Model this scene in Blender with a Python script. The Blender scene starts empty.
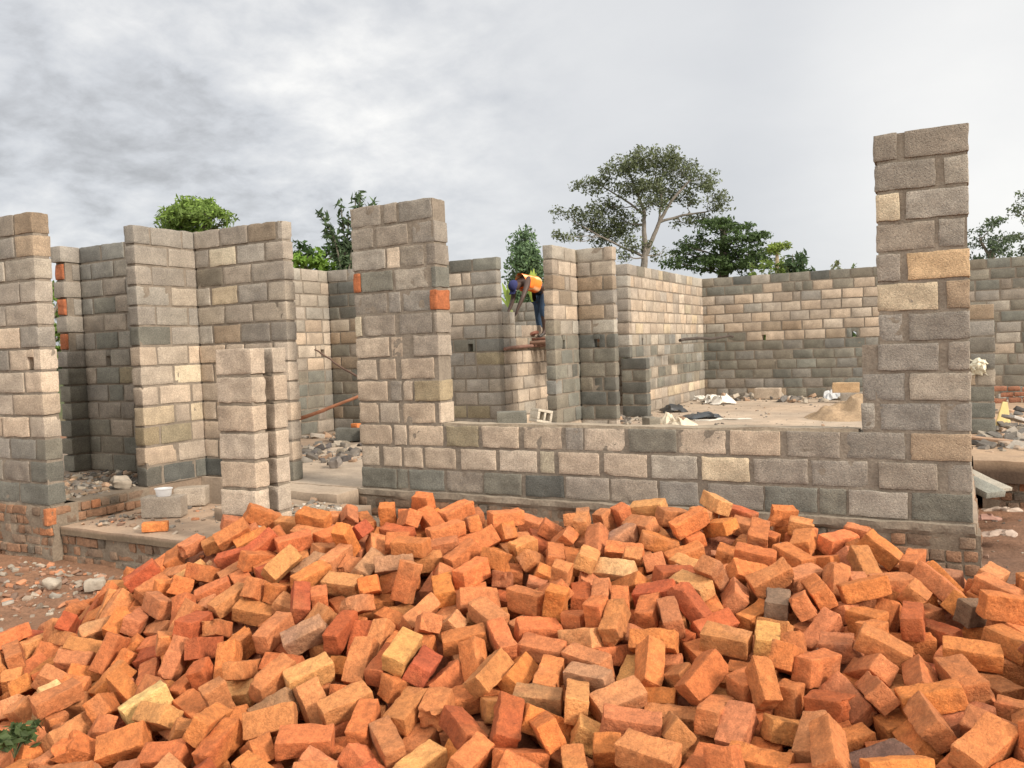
import bpy, math, random
import numpy as np
from mathutils import Vector, Matrix, Quaternion
sc = bpy.context.scene
R_ = math.radians
# ------------------------------------------------------------------ camera
YAW, PITCH, ROLL, EYE, FOC = 0.49433, -0.045014, -0.035918, 1.3594, 831.44
cs, sn = math.cos(YAW), math.sin(YAW)
_r = np.array([cs, sn, 0.]); _f = np.array([-sn, cs, 0.]); _u = np.array([0, 0, 1.])
CF = _f*math.cos(PITCH)+_u*math.sin(PITCH); CU0 = -_f*math.sin(PITCH)+_u*math.cos(PITCH)
CR = _r*math.cos(ROLL)+CU0*math.sin(ROLL); CU = -_r*math.sin(ROLL)+CU0*math.cos(ROLL)
CP = np.array([0, 0, EYE])
cam_d = bpy.data.cameras.new('camera'); cam = bpy.data.objects.new('camera', cam_d)
sc.collection.objects.link(cam); sc.camera = cam
cam.matrix_world = Matrix(((CR[0], CU[0], -CF[0], 0), (CR[1], CU[1], -CF[1], 0), (CR[2], CU[2], -CF[2], EYE), (0, 0, 0, 1)))
cam_d.sensor_width = 36; cam_d.lens = 36*FOC/1024; cam_d.clip_start = .05; cam_d.clip_end = 3000
def at(px, py, d):                       # photo pixel at a depth along the view -> world
    return CP + (CF + CR*(px-512)/FOC + CU*(384-py)/FOC)*d
def on_z(px, py, z):
    d = CF + CR*(px-512)/FOC + CU*(384-py)/FOC
    return CP + d*((z-EYE)/d[2])
def lat(r, d, z=0):                      # metres to the right / ahead of the camera -> world
    return np.array([r*cs-d*sn, r*sn+d*cs, z])
# ------------------------------------------------------------------ sun, sky, exposure
SUN = Vector((.86, -.13, .50)).normalized()
sd = bpy.data.lights.new('sun', 'SUN'); sun = bpy.data.objects.new('sun', sd); sc.collection.objects.link(sun)
sd.energy = 2.8; sd.angle = R_(10); sd.color = (1, .9, .78)
sun.rotation_euler = SUN.to_track_quat('Z', 'Y').to_euler()
world = bpy.data.worlds.new('World'); sc.world = world; world.use_nodes = True
nt = world.node_tree; N = nt.nodes; Lk = nt.links; N.clear()
def wn(t, **k):
    n = N.new(t)
    for a, b in k.items(): setattr(n, a, b)
    return n
def wmath(op, a, b=None, c=None):
    n = wn('ShaderNodeMath', operation=op)
    for i, x in enumerate((a, b, c)):
        if x is None: continue
        if isinstance(x, (int, float)): n.inputs[i].default_value = x
        else: Lk.new(x, n.inputs[i])
    return n.outputs[0]
out = wn('ShaderNodeOutputWorld'); bg = wn('ShaderNodeBackground'); bg.inputs[1].default_value = .1
sky = wn('ShaderNodeTexSky'); sky.sky_type = 'NISHITA'; sky.sun_disc = False
sky.sun_elevation = math.asin(SUN.z); sky.sun_rotation = math.atan2(SUN.x, SUN.y)
tc = wn('ShaderNodeTexCoord'); DIR = tc.outputs['Generated']
def lobe(v, lo, hi):                     # broad soft patch of cloud cover around direction v
    n = wn('ShaderNodeVectorMath', operation='DOT_PRODUCT'); Lk.new(DIR, n.inputs[0]); n.inputs[1].default_value = tuple(v)
    m = wn('ShaderNodeMapRange', interpolation_type='SMOOTHSTEP'); Lk.new(n.outputs['Value'], m.inputs[0])
    m.inputs[1].default_value = lo; m.inputs[2].default_value = hi
    return m.outputs[0]
def dirv(px, py):
    d = CF + CR*(px-512)/FOC + CU*(384-py)/FOC; return Vector(d).normalized()
sep = wn('ShaderNodeSeparateXYZ'); Lk.new(DIR, sep.inputs[0])
den = wmath('ADD', wmath('MAXIMUM', sep.outputs[2], 0.0), .32)
comb = wn('ShaderNodeCombineXYZ'); Lk.new(wmath('DIVIDE', sep.outputs[0], den), comb.inputs[0]); Lk.new(wmath('DIVIDE', sep.outputs[1], den), comb.inputs[1])
def cloud(scale, detail, rough, off, dist=0.3):
    mp = wn('ShaderNodeMapping'); Lk.new(comb.outputs[0], mp.inputs[0]); mp.inputs[1].default_value = off
    n = wn('ShaderNodeTexNoise'); n.inputs['Scale'].default_value = scale; n.inputs['Detail'].default_value = detail
    n.inputs['Roughness'].default_value = rough; n.inputs['Distortion'].default_value = dist
    Lk.new(mp.outputs[0], n.inputs['Vector']); return n.outputs[0]
n1 = cloud(.55, 4, .5, (3.1, .7, 0), 0); n2 = cloud(2.1, 8, .56, (1.3, 5.2, 0), .35); n3 = cloud(8.5, 8, .6, (7, 2, 0), .2)
tex = wmath('MULTIPLY', wmath('SUBTRACT', n2, .5), wmath('ADD', wmath('MULTIPLY', lobe(dirv(120, 90), .84, .985), .50), .07))
tex3 = wmath('MULTIPLY', wmath('SUBTRACT', n3, .5), wmath('ADD', wmath('MULTIPLY', lobe(dirv(120, 90), .86, .985), .36), .03))
val = wmath('ADD', wmath('ADD', wmath('MULTIPLY', wmath('SUBTRACT', n1, .5), .35), tex), tex3)
val = wmath('ADD', val, .585)
val = wmath('ADD', val, wmath('MULTIPLY', lobe(dirv(420, 10), .90, 1.0), .07))
val = wmath('ADD', val, wmath('MULTIPLY', lobe(dirv(20, 20), .985, 1.0), .05))
val = wmath('SUBTRACT', val, wmath('MULTIPLY', lobe(dirv(115, 75), .980, 1.0), .07))
val = wmath('ADD', val, wmath('MULTIPLY', lobe(dirv(1080, 110), .94, 1.0), .12))
val = wmath('SUBTRACT', val, wmath('MULTIPLY', lobe(dirv(20, 190), .95, 1.0), .07))
hz = wn('ShaderNodeMapRange', interpolation_type='SMOOTHSTEP'); Lk.new(sep.outputs[2], hz.inputs[0]); hz.inputs[1].default_value = .0; hz.inputs[2].default_value = .3
val = wmath('ADD', val, wmath('MULTIPLY', wmath('SUBTRACT', 1.0, hz.outputs[0]), .0))
# sky brightened overhead and behind the camera, an added fill for wall fronts
sky_fill = lobe(Vector((.35, -.75, .55)).normalized(), -.2, .95)
val = wmath('MULTIPLY', val, wmath('ADD', wmath('MULTIPLY', sky_fill, 1.5), 1.0))
ramp = wn('ShaderNodeValToRGB'); cr = ramp.color_ramp
cr.elements[0].position = .30; cr.elements[0].color = (.67, .67, .68, 1); cr.elements[1].position = .85; cr.elements[1].color = (1.0, .975, .925, 1)
e = cr.elements.new(.55); e.color = (.885, .905, .94, 1)
Lk.new(val, ramp.inputs[0])
vm = wn('ShaderNodeVectorMath', operation='SCALE'); Lk.new(ramp.outputs[0], vm.inputs[0]); Lk.new(wmath('MULTIPLY', val, 9.0), vm.inputs['Scale'])
mix = wn('ShaderNodeMix', data_type='RGBA'); mix.inputs[0].default_value = .95
Lk.new(sky.outputs[0], mix.inputs[6]); Lk.new(vm.outputs[0], mix.inputs[7])
Lk.new(mix.outputs[2], bg.inputs[0]); Lk.new(bg.outputs[0], out.inputs[0])
world.cycles.sampling_method = 'AUTOMATIC' if hasattr(world.cycles, 'sampling_method') else world.cycles.sampling_method
sc.view_settings.view_transform = 'Standard'; sc.view_settings.look = 'None'; sc.view_settings.gamma = 1
sc.view_settings.exposure = 0.62
sc.cycles.max_bounces = 6; sc.cycles.diffuse_bounces = 4; sc.cycles.use_denoising = True
# ------------------------------------------------------------------ noise + geometry helpers
rs = np.random.RandomState(11)
_tab = rs.rand(4096).astype(np.float64)*2-1
def vnoise(P, seed=0):
    P = np.asarray(P, float); I = np.floor(P).astype(np.int64); Fr = P-I; Fr = Fr*Fr*(3-2*Fr)
    o = 0
    for dx in (0, 1):
        wx = Fr[:, 0] if dx else 1-Fr[:, 0]
        for dy in (0, 1):
            wy = Fr[:, 1] if dy else 1-Fr[:, 1]
            for dz in (0, 1):
                wz = Fr[:, 2] if dz else 1-Fr[:, 2]
                h = ((I[:, 0]+dx)*73856093 ^ (I[:, 1]+dy)*19349663 ^ (I[:, 2]+dz)*83492791 ^ (seed*2654435761)) & 0x7fffffff
                h = ((h >> 7) ^ h) & 4095
                o = o+_tab[h]*wx*wy*wz
    return o
def fbm(P, seed=0, oct=3):
    s = 0; a = 1; P = np.asarray(P, float)
    for k in range(oct): s = s+a*vnoise(P*2**k, seed+k*17); a *= .5
    return s
_tm = {}
def gridbox(nx, ny, nz):
    k = (nx, ny, nz)
    if k in _tm: return _tm[k]
    idx = {}; V = []; Fc = []
    def vid(i, j, l):
        q = (i, j, l)
        if q not in idx: idx[q] = len(V); V.append(q)
        return idx[q]
    for a, (n1_, n2_, ax) in enumerate(((ny, nz, 0), (nx, nz, 1), (nx, ny, 2))):
        n = (nx, ny, nz)[ax]
        for side in (0, n):
            for i in range(n1_):
                for j in range(n2_):
                    qs = []
                    for (p, q) in ((i, j), (i+1, j), (i+1, j+1), (i, j+1)):
                        c = [0, 0, 0]; c[ax] = side; o = [x for x in (0, 1, 2) if x != ax]; c[o[0]] = p; c[o[1]] = q
                        qs.append(vid(*c))
                    flip = (side == 0) ^ (ax == 1)
                    Fc.append(qs[::-1] if flip else qs)
    _tm[k] = (np.array(V), np.array(Fc)); return _tm[k]
def rbox(L, D, H, seg=.05, r=.008, amp=.003, freq=14., seed=0, warp=0., wfreq=5., maxn=(16, 8, 10)):
    """Rough-edged block centred on the origin: rounded arrises, lumpy faces."""
    n = [max(2, min(m, int(round(s/seg))))+2 for s, m in zip((L, D, H), maxn)]
    V, Fc = gridbox(*n)
    P = np.zeros((len(V), 3)); sz = (L, D, H)
    for a in range(3):
        h = sz[a]/2; rr = min(r, h*.4)
        line = np.concatenate([[-h], np.linspace(-h+rr, h-rr, n[a]-1), [h]])
        P[:, a] = line[V[:, a]]
    h = np.array(sz)/2; inner = np.clip(P, -h+min(r, h.min()*.4), h-min(r, h.min()*.4))
    d = P-inner; ln = np.linalg.norm(d, axis=1, keepdims=True); rr = min(r, h.min()*.4)
    nrm = d/np.maximum(ln, 1e-9)
    P = inner+nrm*rr
    P = P+nrm*(fbm(P*freq+seed*3.7, seed, 2)*amp)[:, None]
    if warp:
        P = P+np.stack([vnoise(P*wfreq+seed*1.3, seed+5+k) for k in range(3)], 1)*warp
    return P, Fc
def chip(P, rng, size, k=1, noise_amp=.004):
    """Break corners or edges off by pressing the vertices beyond a random plane onto it."""
    for _ in range(k):
        ext = P.max(0); s = np.array([rng.choice((-1, 1)) for _ in range(3)])
        nn = s*np.array([rng.uniform(.3, 1), rng.uniform(.3, 1), rng.uniform(.3, 1)]); nn /= np.linalg.norm(nn)
        c = (np.abs(ext)*s)@nn-size*rng.uniform(.5, 1.2)
        dd = P@nn-c; m = dd > 0
        P[m] -= (dd[m]-noise_amp*vnoise(P[m]*40, int(rng.random()*99)))[:, None]*nn
    return P
class Acc:
    def __init__(s): s.V = []; s.F = []; s.C = []; s.n = 0
    def add(s, P, Fc, col=(1, 1, 1)):
        P = np.asarray(P, float); Fc = np.asarray(Fc)
        s.V.append(P); s.F.append((Fc+s.n)); s.n += len(P)
        c = np.asarray(col, float)
        s.C.append(np.tile(c, (len(P), 1)) if c.ndim == 1 else c)
    def build(s, name, mat, parent=None, smooth=True, origin=None):
        V = np.concatenate(s.V); o = np.zeros(3) if origin is None else np.array(origin, float)
        if parent is not None and origin is None: o = np.array(parent.location)
        me = bpy.data.meshes.new(name)
        me.vertices.add(len(V)); me.vertices.foreach_set('co', (V-o).ravel().astype(np.float32))
        ks = [f.shape[1] for f in s.F for _ in range(len(f))]
        lp = np.concatenate([f.ravel() for f in s.F]); tot = np.array(ks)
        me.loops.add(len(lp)); me.loops.foreach_set('vertex_index', lp.astype(np.int32))
        me.polygons.add(len(tot)); me.polygons.foreach_set('loop_start', np.concatenate([[0], np.cumsum(tot)[:-1]]).astype(np.int32))
        me.polygons.foreach_set('loop_total', tot.astype(np.int32))
        me.update(); me.validate()
        me.polygons.foreach_set('use_smooth', np.full(len(me.polygons), smooth)); 
        C = np.concatenate([np.concatenate(s.C), np.ones((len(V), 1))], 1)
        at_ = me.color_attributes.new('col', 'FLOAT_COLOR', 'POINT'); at_.data.foreach_set('color', C.ravel().astype(np.float32))
        me.materials.append(mat)
        if smooth: me.set_sharp_from_angle(angle=R_(32))
        ob = bpy.data.objects.new(name, me); sc.collection.objects.link(ob)
        if parent is not None: ob.parent = parent
        else: ob.location = o
        return ob
def tag(o, label=None, cat=None, group=None, kind=None):
    if label: o['label'] = label
    if cat: o['category'] = cat
    if group: o['group'] = group
    if kind: o['kind'] = kind
    return o
def thing(name, label, cat, loc=(0, 0, 0), group=None):
    o = bpy.data.objects.new(name, None); sc.collection.objects.link(o); o.location = tuple(loc); o.empty_display_size = .1
    return tag(o, label, cat, group)
def rotz(P, a):
    c, s = math.cos(a), math.sin(a); return P@np.array([[c, s, 0], [-s, c, 0], [0, 0, 1]])
def rot(P, e):
    M = np.array(Quaternion(e).to_matrix()) if len(e) == 4 else np.array(Vector((0, 0, 0)) and 0)
    return P@M.T
def rote(P, x, y, z):
    from mathutils import Euler
    return P@np.array(Euler((x, y, z)).to_matrix()).T
def tube(acc, pts, rad, col=(1, 1, 1), n=8, jitter=0., seed=0):
    pts = np.asarray(pts, float); m = len(pts); rad = np.full(m, rad, float) if np.isscalar(rad) else np.asarray(rad, float)
    T = np.gradient(pts, axis=0); T /= np.maximum(np.linalg.norm(T, axis=1, keepdims=True), 1e-9)
    ref = np.array([0, 0, 1.]) if abs(T[0][2]) < .9 else np.array([1., 0, 0])
    A = np.cross(T, ref); A /= np.maximum(np.linalg.norm(A, axis=1, keepdims=True), 1e-9); B = np.cross(T, A)
    an = np.linspace(0, 2*math.pi, n, endpoint=False)
    V = pts[:, None, :]+rad[:, None, None]*(np.cos(an)[None, :, None]*A[:, None, :]+np.sin(an)[None, :, None]*B[:, None, :])
    V = V.reshape(-1, 3)
    if jitter: V += np.stack([vnoise(V*9+k*7, seed+k) for k in range(3)], 1)*jitter
    Fc = [(i*n+j, i*n+(j+1) % n, (i+1)*n+(j+1) % n, (i+1)*n+j) for i in range(m-1) for j in range(n)]
    acc.add(V, Fc, col)
    for k, st in ((0, 0), (1, (m-1)*n)):      # caps as a fan of quads round a centre ring collapsed to a point
        c0 = V[st:st+n].mean(0); cap = np.concatenate([V[st:st+n], [c0]])
        acc.add(cap, [((j+1) % n, j, n) if k == 0 else (j, (j+1) % n, n) for j in range(n)], col)
def curve(p0, p1, sag, k=6, seed=0, amp=0.):
    p0 = np.asarray(p0, float); p1 = np.asarray(p1, float); t = np.linspace(0, 1, k)[:, None]
    P = p0+(p1-p0)*t+np.asarray(sag)*4*t*(1-t)
    if amp: P[1:-1] += np.stack([vnoise(P*1.7+seed, seed+q) for q in range(3)], 1)[1:-1]*amp
    return P
# ------------------------------------------------------------------ materials
def material(name, rough=.9, base=None, noises=(), bumps=(), spec=.3, attr=True, pits=0., transl=0., metal=0.):
    """noises: (scale, detail, lo, hi, colour multiply tuple or None); bumps: (scale, detail, strength, distance)."""
    m = bpy.data.materials.new(name); m.use_nodes = True; t = m.node_tree; n = t.nodes; l = t.links
    b = n['Principled BSDF']; b.inputs['Roughness'].default_value = rough; b.inputs['Specular IOR Level'].default_value = spec; b.inputs['Metallic'].default_value = metal
    geo = n.new('ShaderNodeNewGeometry'); pos = geo.outputs['Position']
    if attr:
        a = n.new('ShaderNodeAttribute'); a.attribute_name = 'col'; c = a.outputs['Color']
    else:
        rgb = n.new('ShaderNodeRGB'); rgb.outputs[0].default_value = (*base, 1); c = rgb.outputs[0]
    for (s, d, lo, hi, tint) in noises:
        q = n.new('ShaderNodeTexNoise'); q.inputs['Scale'].default_value = s; q.inputs['Detail'].default_value = d; q.inputs['Roughness'].default_value = .62
        l.new(pos, q.inputs['Vector'])
        r = n.new('ShaderNodeMapRange'); l.new(q.outputs[0], r.inputs[0]); r.inputs[1].default_value = .3; r.inputs[2].default_value = .7
        r.inputs[3].default_value = 0; r.inputs[4].default_value = 1
        mc = n.new('ShaderNodeMix'); mc.data_type = 'RGBA'
        mc.inputs[6].default_value = tuple([lo*x for x in (1, 1, 1)])+(1,); mc.inputs[7].default_value = (*(hi*np.array(tint if tint else (1, 1, 1))), 1)
        l.new(r.outputs[0], mc.inputs[0])
        mm = n.new('ShaderNodeMix'); mm.data_type = 'RGBA'; mm.blend_type = 'MULTIPLY'; mm.inputs[0].default_value = 1
        l.new(c, mm.inputs[6]); l.new(mc.outputs[2], mm.inputs[7]); c = mm.outputs[2]
    nrm = None
    for (s, d, st, dist) in bumps:
        q = n.new('ShaderNodeTexNoise'); q.inputs['Scale'].default_value = s; q.inputs['Detail'].default_value = d; q.inputs['Roughness'].default_value = .65
        l.new(pos, q.inputs['Vector'])
        bp = n.new('ShaderNodeBump'); bp.inputs['Strength'].default_value = st; bp.inputs['Distance'].default_value = dist
        l.new(q.outputs[0], bp.inputs['Height'])
        if nrm: l.new(nrm, bp.inputs['Normal'])
        nrm = bp.outputs[0]
    if pits:
        q = n.new('ShaderNodeTexVoronoi'); q.inputs['Scale'].default_value = pits; l.new(pos, q.inputs['Vector'])
        r = n.new('ShaderNodeMapRange'); l.new(q.outputs['Distance'], r.inputs[0]); r.inputs[1].default_value = .08; r.inputs[2].default_value = .42
        bp = n.new('ShaderNodeBump'); bp.inputs['Strength'].default_value = .55; bp.inputs['Distance'].default_value = .005
        l.new(r.outputs[0], bp.inputs['Height'])
        if nrm: l.new(nrm, bp.inputs['Normal'])
        nrm = bp.outputs[0]
    if nrm: l.new(nrm, b.inputs['Normal'])
    l.new(c, b.inputs['Base Color'])
    if transl:
        tr = n.new('ShaderNodeBsdfTranslucent'); l.new(c, tr.inputs[0]); mx = n.new('ShaderNodeMixShader'); mx.inputs[0].default_value = transl
        l.new(b.outputs[0], mx.inputs[1]); l.new(tr.outputs[0], mx.inputs[2]); l.new(mx.outputs[0], n['Material Output'].inputs[0])
    return m
M_block = material('concrete_block', .95, noises=((7, 5, .80, 1.14, None), (70, 3, .76, 1.22, (1.0, .98, .95)), (1.6, 4, .84, 1.10, (1., 1, .97)), (160, 2, .72, 1.2, None)), bumps=((40, 5, .55, .006), (170, 3, .8, .003)), pits=75)
M_mortar = material('mortar', .97, noises=((5, 4, .8, 1.15, None), (50, 3, .8, 1.15, None)), bumps=((28, 4, .8, .012), (120, 3, .6, .004)))
M_brick = material('clay_brick', .9, noises=((9, 5, .80, 1.16, (1.02, 1.0, .96)), (38, 5, .74, 1.18, (1.02, 1.0, .98)), (150, 3, .80, 1.14, None)), bumps=((14, 5, .8, .016), (60, 5, 1., .009), (230, 3, .8, .003)))
M_soil = material('soil', .97, noises=((.7, 6, .82, 1.2, (1.02, .97, .92)), (6, 6, .8, 1.18, None), (45, 3, .75, 1.2, None)), bumps=((3, 6, .5, .06), (22, 5, .7, .02), (90, 3, .6, .008)))
M_slab = material('screed', .93, noises=((.6, 6, .78, 1.18, (1.03, .98, .92)), (4, 6, .82, 1.14, None), (40, 3, .85, 1.1, None)), bumps=((2.5, 5, .3, .03), (30, 5, .5, .01)))
M_stone = material('rubble_stone', .93, noises=((14, 4, .75, 1.2, None),), bumps=((30, 4, .6, .01),))
M_leaf = material('foliage', .65, noises=(), bumps=(), spec=.25, transl=.3)
M_bark = material('bark', .95, noises=((6, 4, .75, 1.2, None),), bumps=((14, 4, .6, .03),))
M_wood = material('wood', .85, noises=((12, 4, .75, 1.2, None),), bumps=((30, 4, .4, .006),))
M_plastic = material('plastic_sheet', .45, noises=((10, 3, .9, 1.08, None),), bumps=((16, 3, .35, .01),), spec=.5)
M_cloth = material('cloth', .9, noises=((30, 3, .85, 1.1, None),), bumps=((80, 2, .3, .003),))
M_skin = material('skin', .55, spec=.4)
# ------------------------------------------------------------------ ground
DIRT = (.235, .125, .072)
PXS = [-200,0,60,100,130,200,250,300,400,470,520,560,600,650,700,760,850,900,960,1000,1100,1300]
YRS = [650,642,632,590,556,518,502,500,504,496,502,518,512,498,484,506,535,548,552,574,582,592]
DXS = [-200,0,100,250,450,700,850,1000,1300]; DRS = [5.3,5.3,5.5,5.4,5.2,5.0,4.5,4.1,3.6]
def heap_z(r, d):
    dd = max(d, .5); px = 512+831*r/dd
    yr = np.interp(px, PXS, YRS); dr = np.interp(px, DXS, DRS); yh = 346.5-.036*(px-512)
    zr = 1.36-(yr-yh)/831*dr; zn = np.interp(px, [-100, 100, 400, 700, 1000], [-.32, -.25, -.14, -.04, .12])
    if d <= dr:
        z = zr+(zn-zr)*(dr-d)/(dr-3.0)
        if d < 2.3: z -= (2.3-d)*.7
    else: z = zr-(d-dr)*.75
    if px < -160: z -= (-160-px)/831*d*.6
    if px > 1200: z -= (px-1200)/831*d*.6
    return max(z, -.52)
def sheet(name, xs, ys, zf, mat, col, label=None, kind='structure'):
    X, Y = np.meshgrid(xs, ys); P = np.stack([X.ravel(), Y.ravel(), np.zeros(X.size)], 1)
    P[:, 2] = zf(P); nx = len(xs); ny = len(ys)
    i = np.arange(nx-1)[None, :]+np.arange(ny-1)[:, None]*nx; i = i.ravel()
    a = Acc(); a.add(P, np.stack([i, i+1, i+nx+1, i+nx], 1), col(P) if callable(col) else col)
    o = a.build(name, mat); return tag(o, label, kind=kind)
def spaced(c, near, far, n1, n2):
    a = np.linspace(c-near, c+near, n1); g = np.geomspace(.6, far, n2)
    return np.concatenate([(c-near-g)[::-1], a, c+near+g])
def groundz(P):
    m = np.exp(-((P[:, 0]+3)**2+(P[:, 1]-6)**2)/400.)
    rise = np.clip((P[:, 0]-.3)/1.2, 0, 1)*np.clip((P[:, 1]-5.2)/2.5, 0, 1)*.13
    return -.52+fbm(P*.5, 3, 3)*.02*m+fbm(P*3.1, 9, 3)*.018*m+rise
def groundcol(P):
    w = np.clip((fbm(P*.35, 21, 3)+.3), 0, 1)[:, None]
    near = np.array(DIRT)*(1-w)+np.array((.20, .115, .075))*w
    far = np.clip((np.linalg.norm(P[:, :2]-np.array([-4, 12]), axis=1)-16)/10, 0, 1)[:, None]
    return near*(1-far)+np.array((.07, .085, .03))*far
sheet('ground', spaced(-4, 11, 1500, 150, 34), spaced(9, 11, 1500, 150, 34), groundz, M_soil, groundcol)
# loose heap core under the bricks
a = Acc(); rr_ = np.linspace(-6, 6, 121); dd_ = np.linspace(1.4, 7.4, 61)
P = np.array([list(lat(r, d, (heap_z(r, d)-.175 if heap_z(r, d) > -.46 else -.8))) for d in dd_ for r in rr_])
P[:, 2] = np.where((P[:, 1] > 6.4), np.minimum(P[:, 2], -.75), P[:, 2]); P[:, 2] += fbm(P*6, 4, 2)*.015
ok = ~((P[:, 1] > 4.8) & (P[:, 0] < -4.9)); P[~ok, 2] = -.8
i = (np.arange(120)[None, :]+np.arange(60)[:, None]*121).ravel()
a.add(P, np.stack([i, i+1, i+122, i+121], 1), (.27, .10, .05)); tag(a.build('brick_dust', M_soil), kind='stuff', label='brick dust and crumbs filling the heap')
# ------------------------------------------------------------------ slabs
def slab(name, x0, x1, y0, y1, z1, th, col, kind='structure', seg=.12, amp=.008, side=None):
    nx = max(2, int((x1-x0)/seg)); ny = max(2, int((y1-y0)/seg)); nx = min(nx, 110); ny = min(ny, 130)
    V, Fc = gridbox(nx, ny, 2); P = V/np.array([nx, ny, 2])*np.array([x1-x0, y1-y0, th])+np.array([x0, y0, z1-th])
    e = np.minimum.reduce([P[:, 0]-x0, x1-P[:, 0], P[:, 1]-y0, y1-P[:, 1]])
    top = P[:, 2] > z1-.001
    P[:, 2] += np.where(top, fbm(P*1.1, 31, 3)*amp+fbm(P*7, 33, 2)*amp*.5, 0)
    edge = e < .001
    P[edge, 0] += vnoise(P[edge]*5, 41)*.015; P[edge, 1] += vnoise(P[edge]*5, 42)*.015
    w = np.clip(fbm(P*.8, 51, 3)*.8+.4, 0, 1)[:, None]
    c = np.array(col)*(1-w*.25)+np.array((.25, .15, .09))*w*.25
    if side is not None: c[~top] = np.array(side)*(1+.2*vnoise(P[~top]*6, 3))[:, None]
    a = Acc(); a.add(P, Fc, c); return tag(a.build(name, M_slab, origin=(x0, y0, z1-th)), kind=kind)
FL = (.42, .345, .27)
slab('floor', -7.9, .10, 6.62, 19.7, .0, .5, FL)
slab('floor_side', -14, -7.66, 5.02, 19.7, -.004, .5, (.25, .20, .155))
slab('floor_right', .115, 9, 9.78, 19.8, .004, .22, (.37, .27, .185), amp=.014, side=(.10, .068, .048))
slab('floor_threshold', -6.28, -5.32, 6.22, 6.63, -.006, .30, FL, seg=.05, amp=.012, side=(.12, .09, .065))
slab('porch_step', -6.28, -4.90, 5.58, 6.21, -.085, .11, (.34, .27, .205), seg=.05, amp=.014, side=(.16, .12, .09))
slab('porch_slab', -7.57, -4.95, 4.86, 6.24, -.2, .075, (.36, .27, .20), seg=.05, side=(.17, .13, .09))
# ------------------------------------------------------------------ masonry
PAL = {'g': (.290, .256, .220), 'h': (.350, .310, .262), 'p': (.450, .368, .292), 'c': (.490, .415, .310), 'o': (.470, .320, .190), 'b': (.310, .240, .175),
       'n': (.290, .238, .160), 'd': (.220, .198, .162), 'k': (.185, .178, .152), 'K': (.128, .126, .113), 'G': (.230, .215, .190), 'm': (.385, .325, .268)}
CO = .215; MORT = (.225, .187, .146)
wr = random.Random(5)
def add_block(acc, axis, a0, a1, f, th, z, col, seg, hh=.190, proud=0., seed=None, chipp=.25):
    L = a1-a0
    if L < .02: return
    seed = wr.randrange(9999) if seed is None else seed
    near = seg < .05
    P, Fc = rbox(L, th, hh, seg=seg, r=.004 if near else .006, amp=.003, freq=24, seed=seed % 97, warp=.005, wfreq=14)
    if wr.random() < chipp: P = chip(P, wr, .03 if near else .02, 1+(wr.random() < .4), .004)
    P = rote(P, wr.uniform(-.006, .006), wr.uniform(-.012, .012), wr.uniform(-.008, .008))
    j = wr.uniform(-.005, .006)+proud
    if axis == 'u': P = P+np.array([(a0+a1)/2, f+th/2-j, z+hh/2])
    else:
        P = P[:, [1, 0, 2]]*np.array([-1, 1, 1]); P = P+np.array([f-th/2+j, (a0+a1)/2, z+hh/2])
    v = wr.uniform(.84, 1.14); w = wr.uniform(-.04, .04); c = np.array(PAL[col] if isinstance(col, str) else col)*v*np.array([1+w, 1, 1-w])
    # old handling stains, one side of the face paler than the other
    s = (vnoise(P*4.5+seed, seed % 31)*.16+1)[:, None]
    acc.add(P, Fc, c*s)
def core(acc, axis, a0, a1, f, th, z0, z1, inset=.009, seg=.06, endcut=.012):
    L = a1-a0-2*endcut; nx = max(3, int(L/seg)); nz = max(3, int((z1-z0)/seg)); nx = min(nx, 90)
    V, Fc = gridbox(nx, 2, nz); P = V/np.array([nx, 2, nz])*np.array([L, th-2*inset, z1-z0])-np.array([L/2, th/2-inset, 0])
    P[:, 1] += np.where(P[:, 1] < 0, 1, 0)*(fbm(P*11+a0, 61, 3)*.0035)*(-1)
    if axis == 'u': P = P+np.array([(a0+a1)/2, f+th/2, z0])
    else: P = P[:, [1, 0, 2]]*np.array([-1, 1, 1]); P = P+np.array([f-th/2, (a0+a1)/2, z0])
    acc.add(P, Fc, MORT)
def pick(w):
    t = sum(w.values())*wr.random()
    for k, v in w.items():
        t -= v
        if t <= 0: return k
    return k
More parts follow.
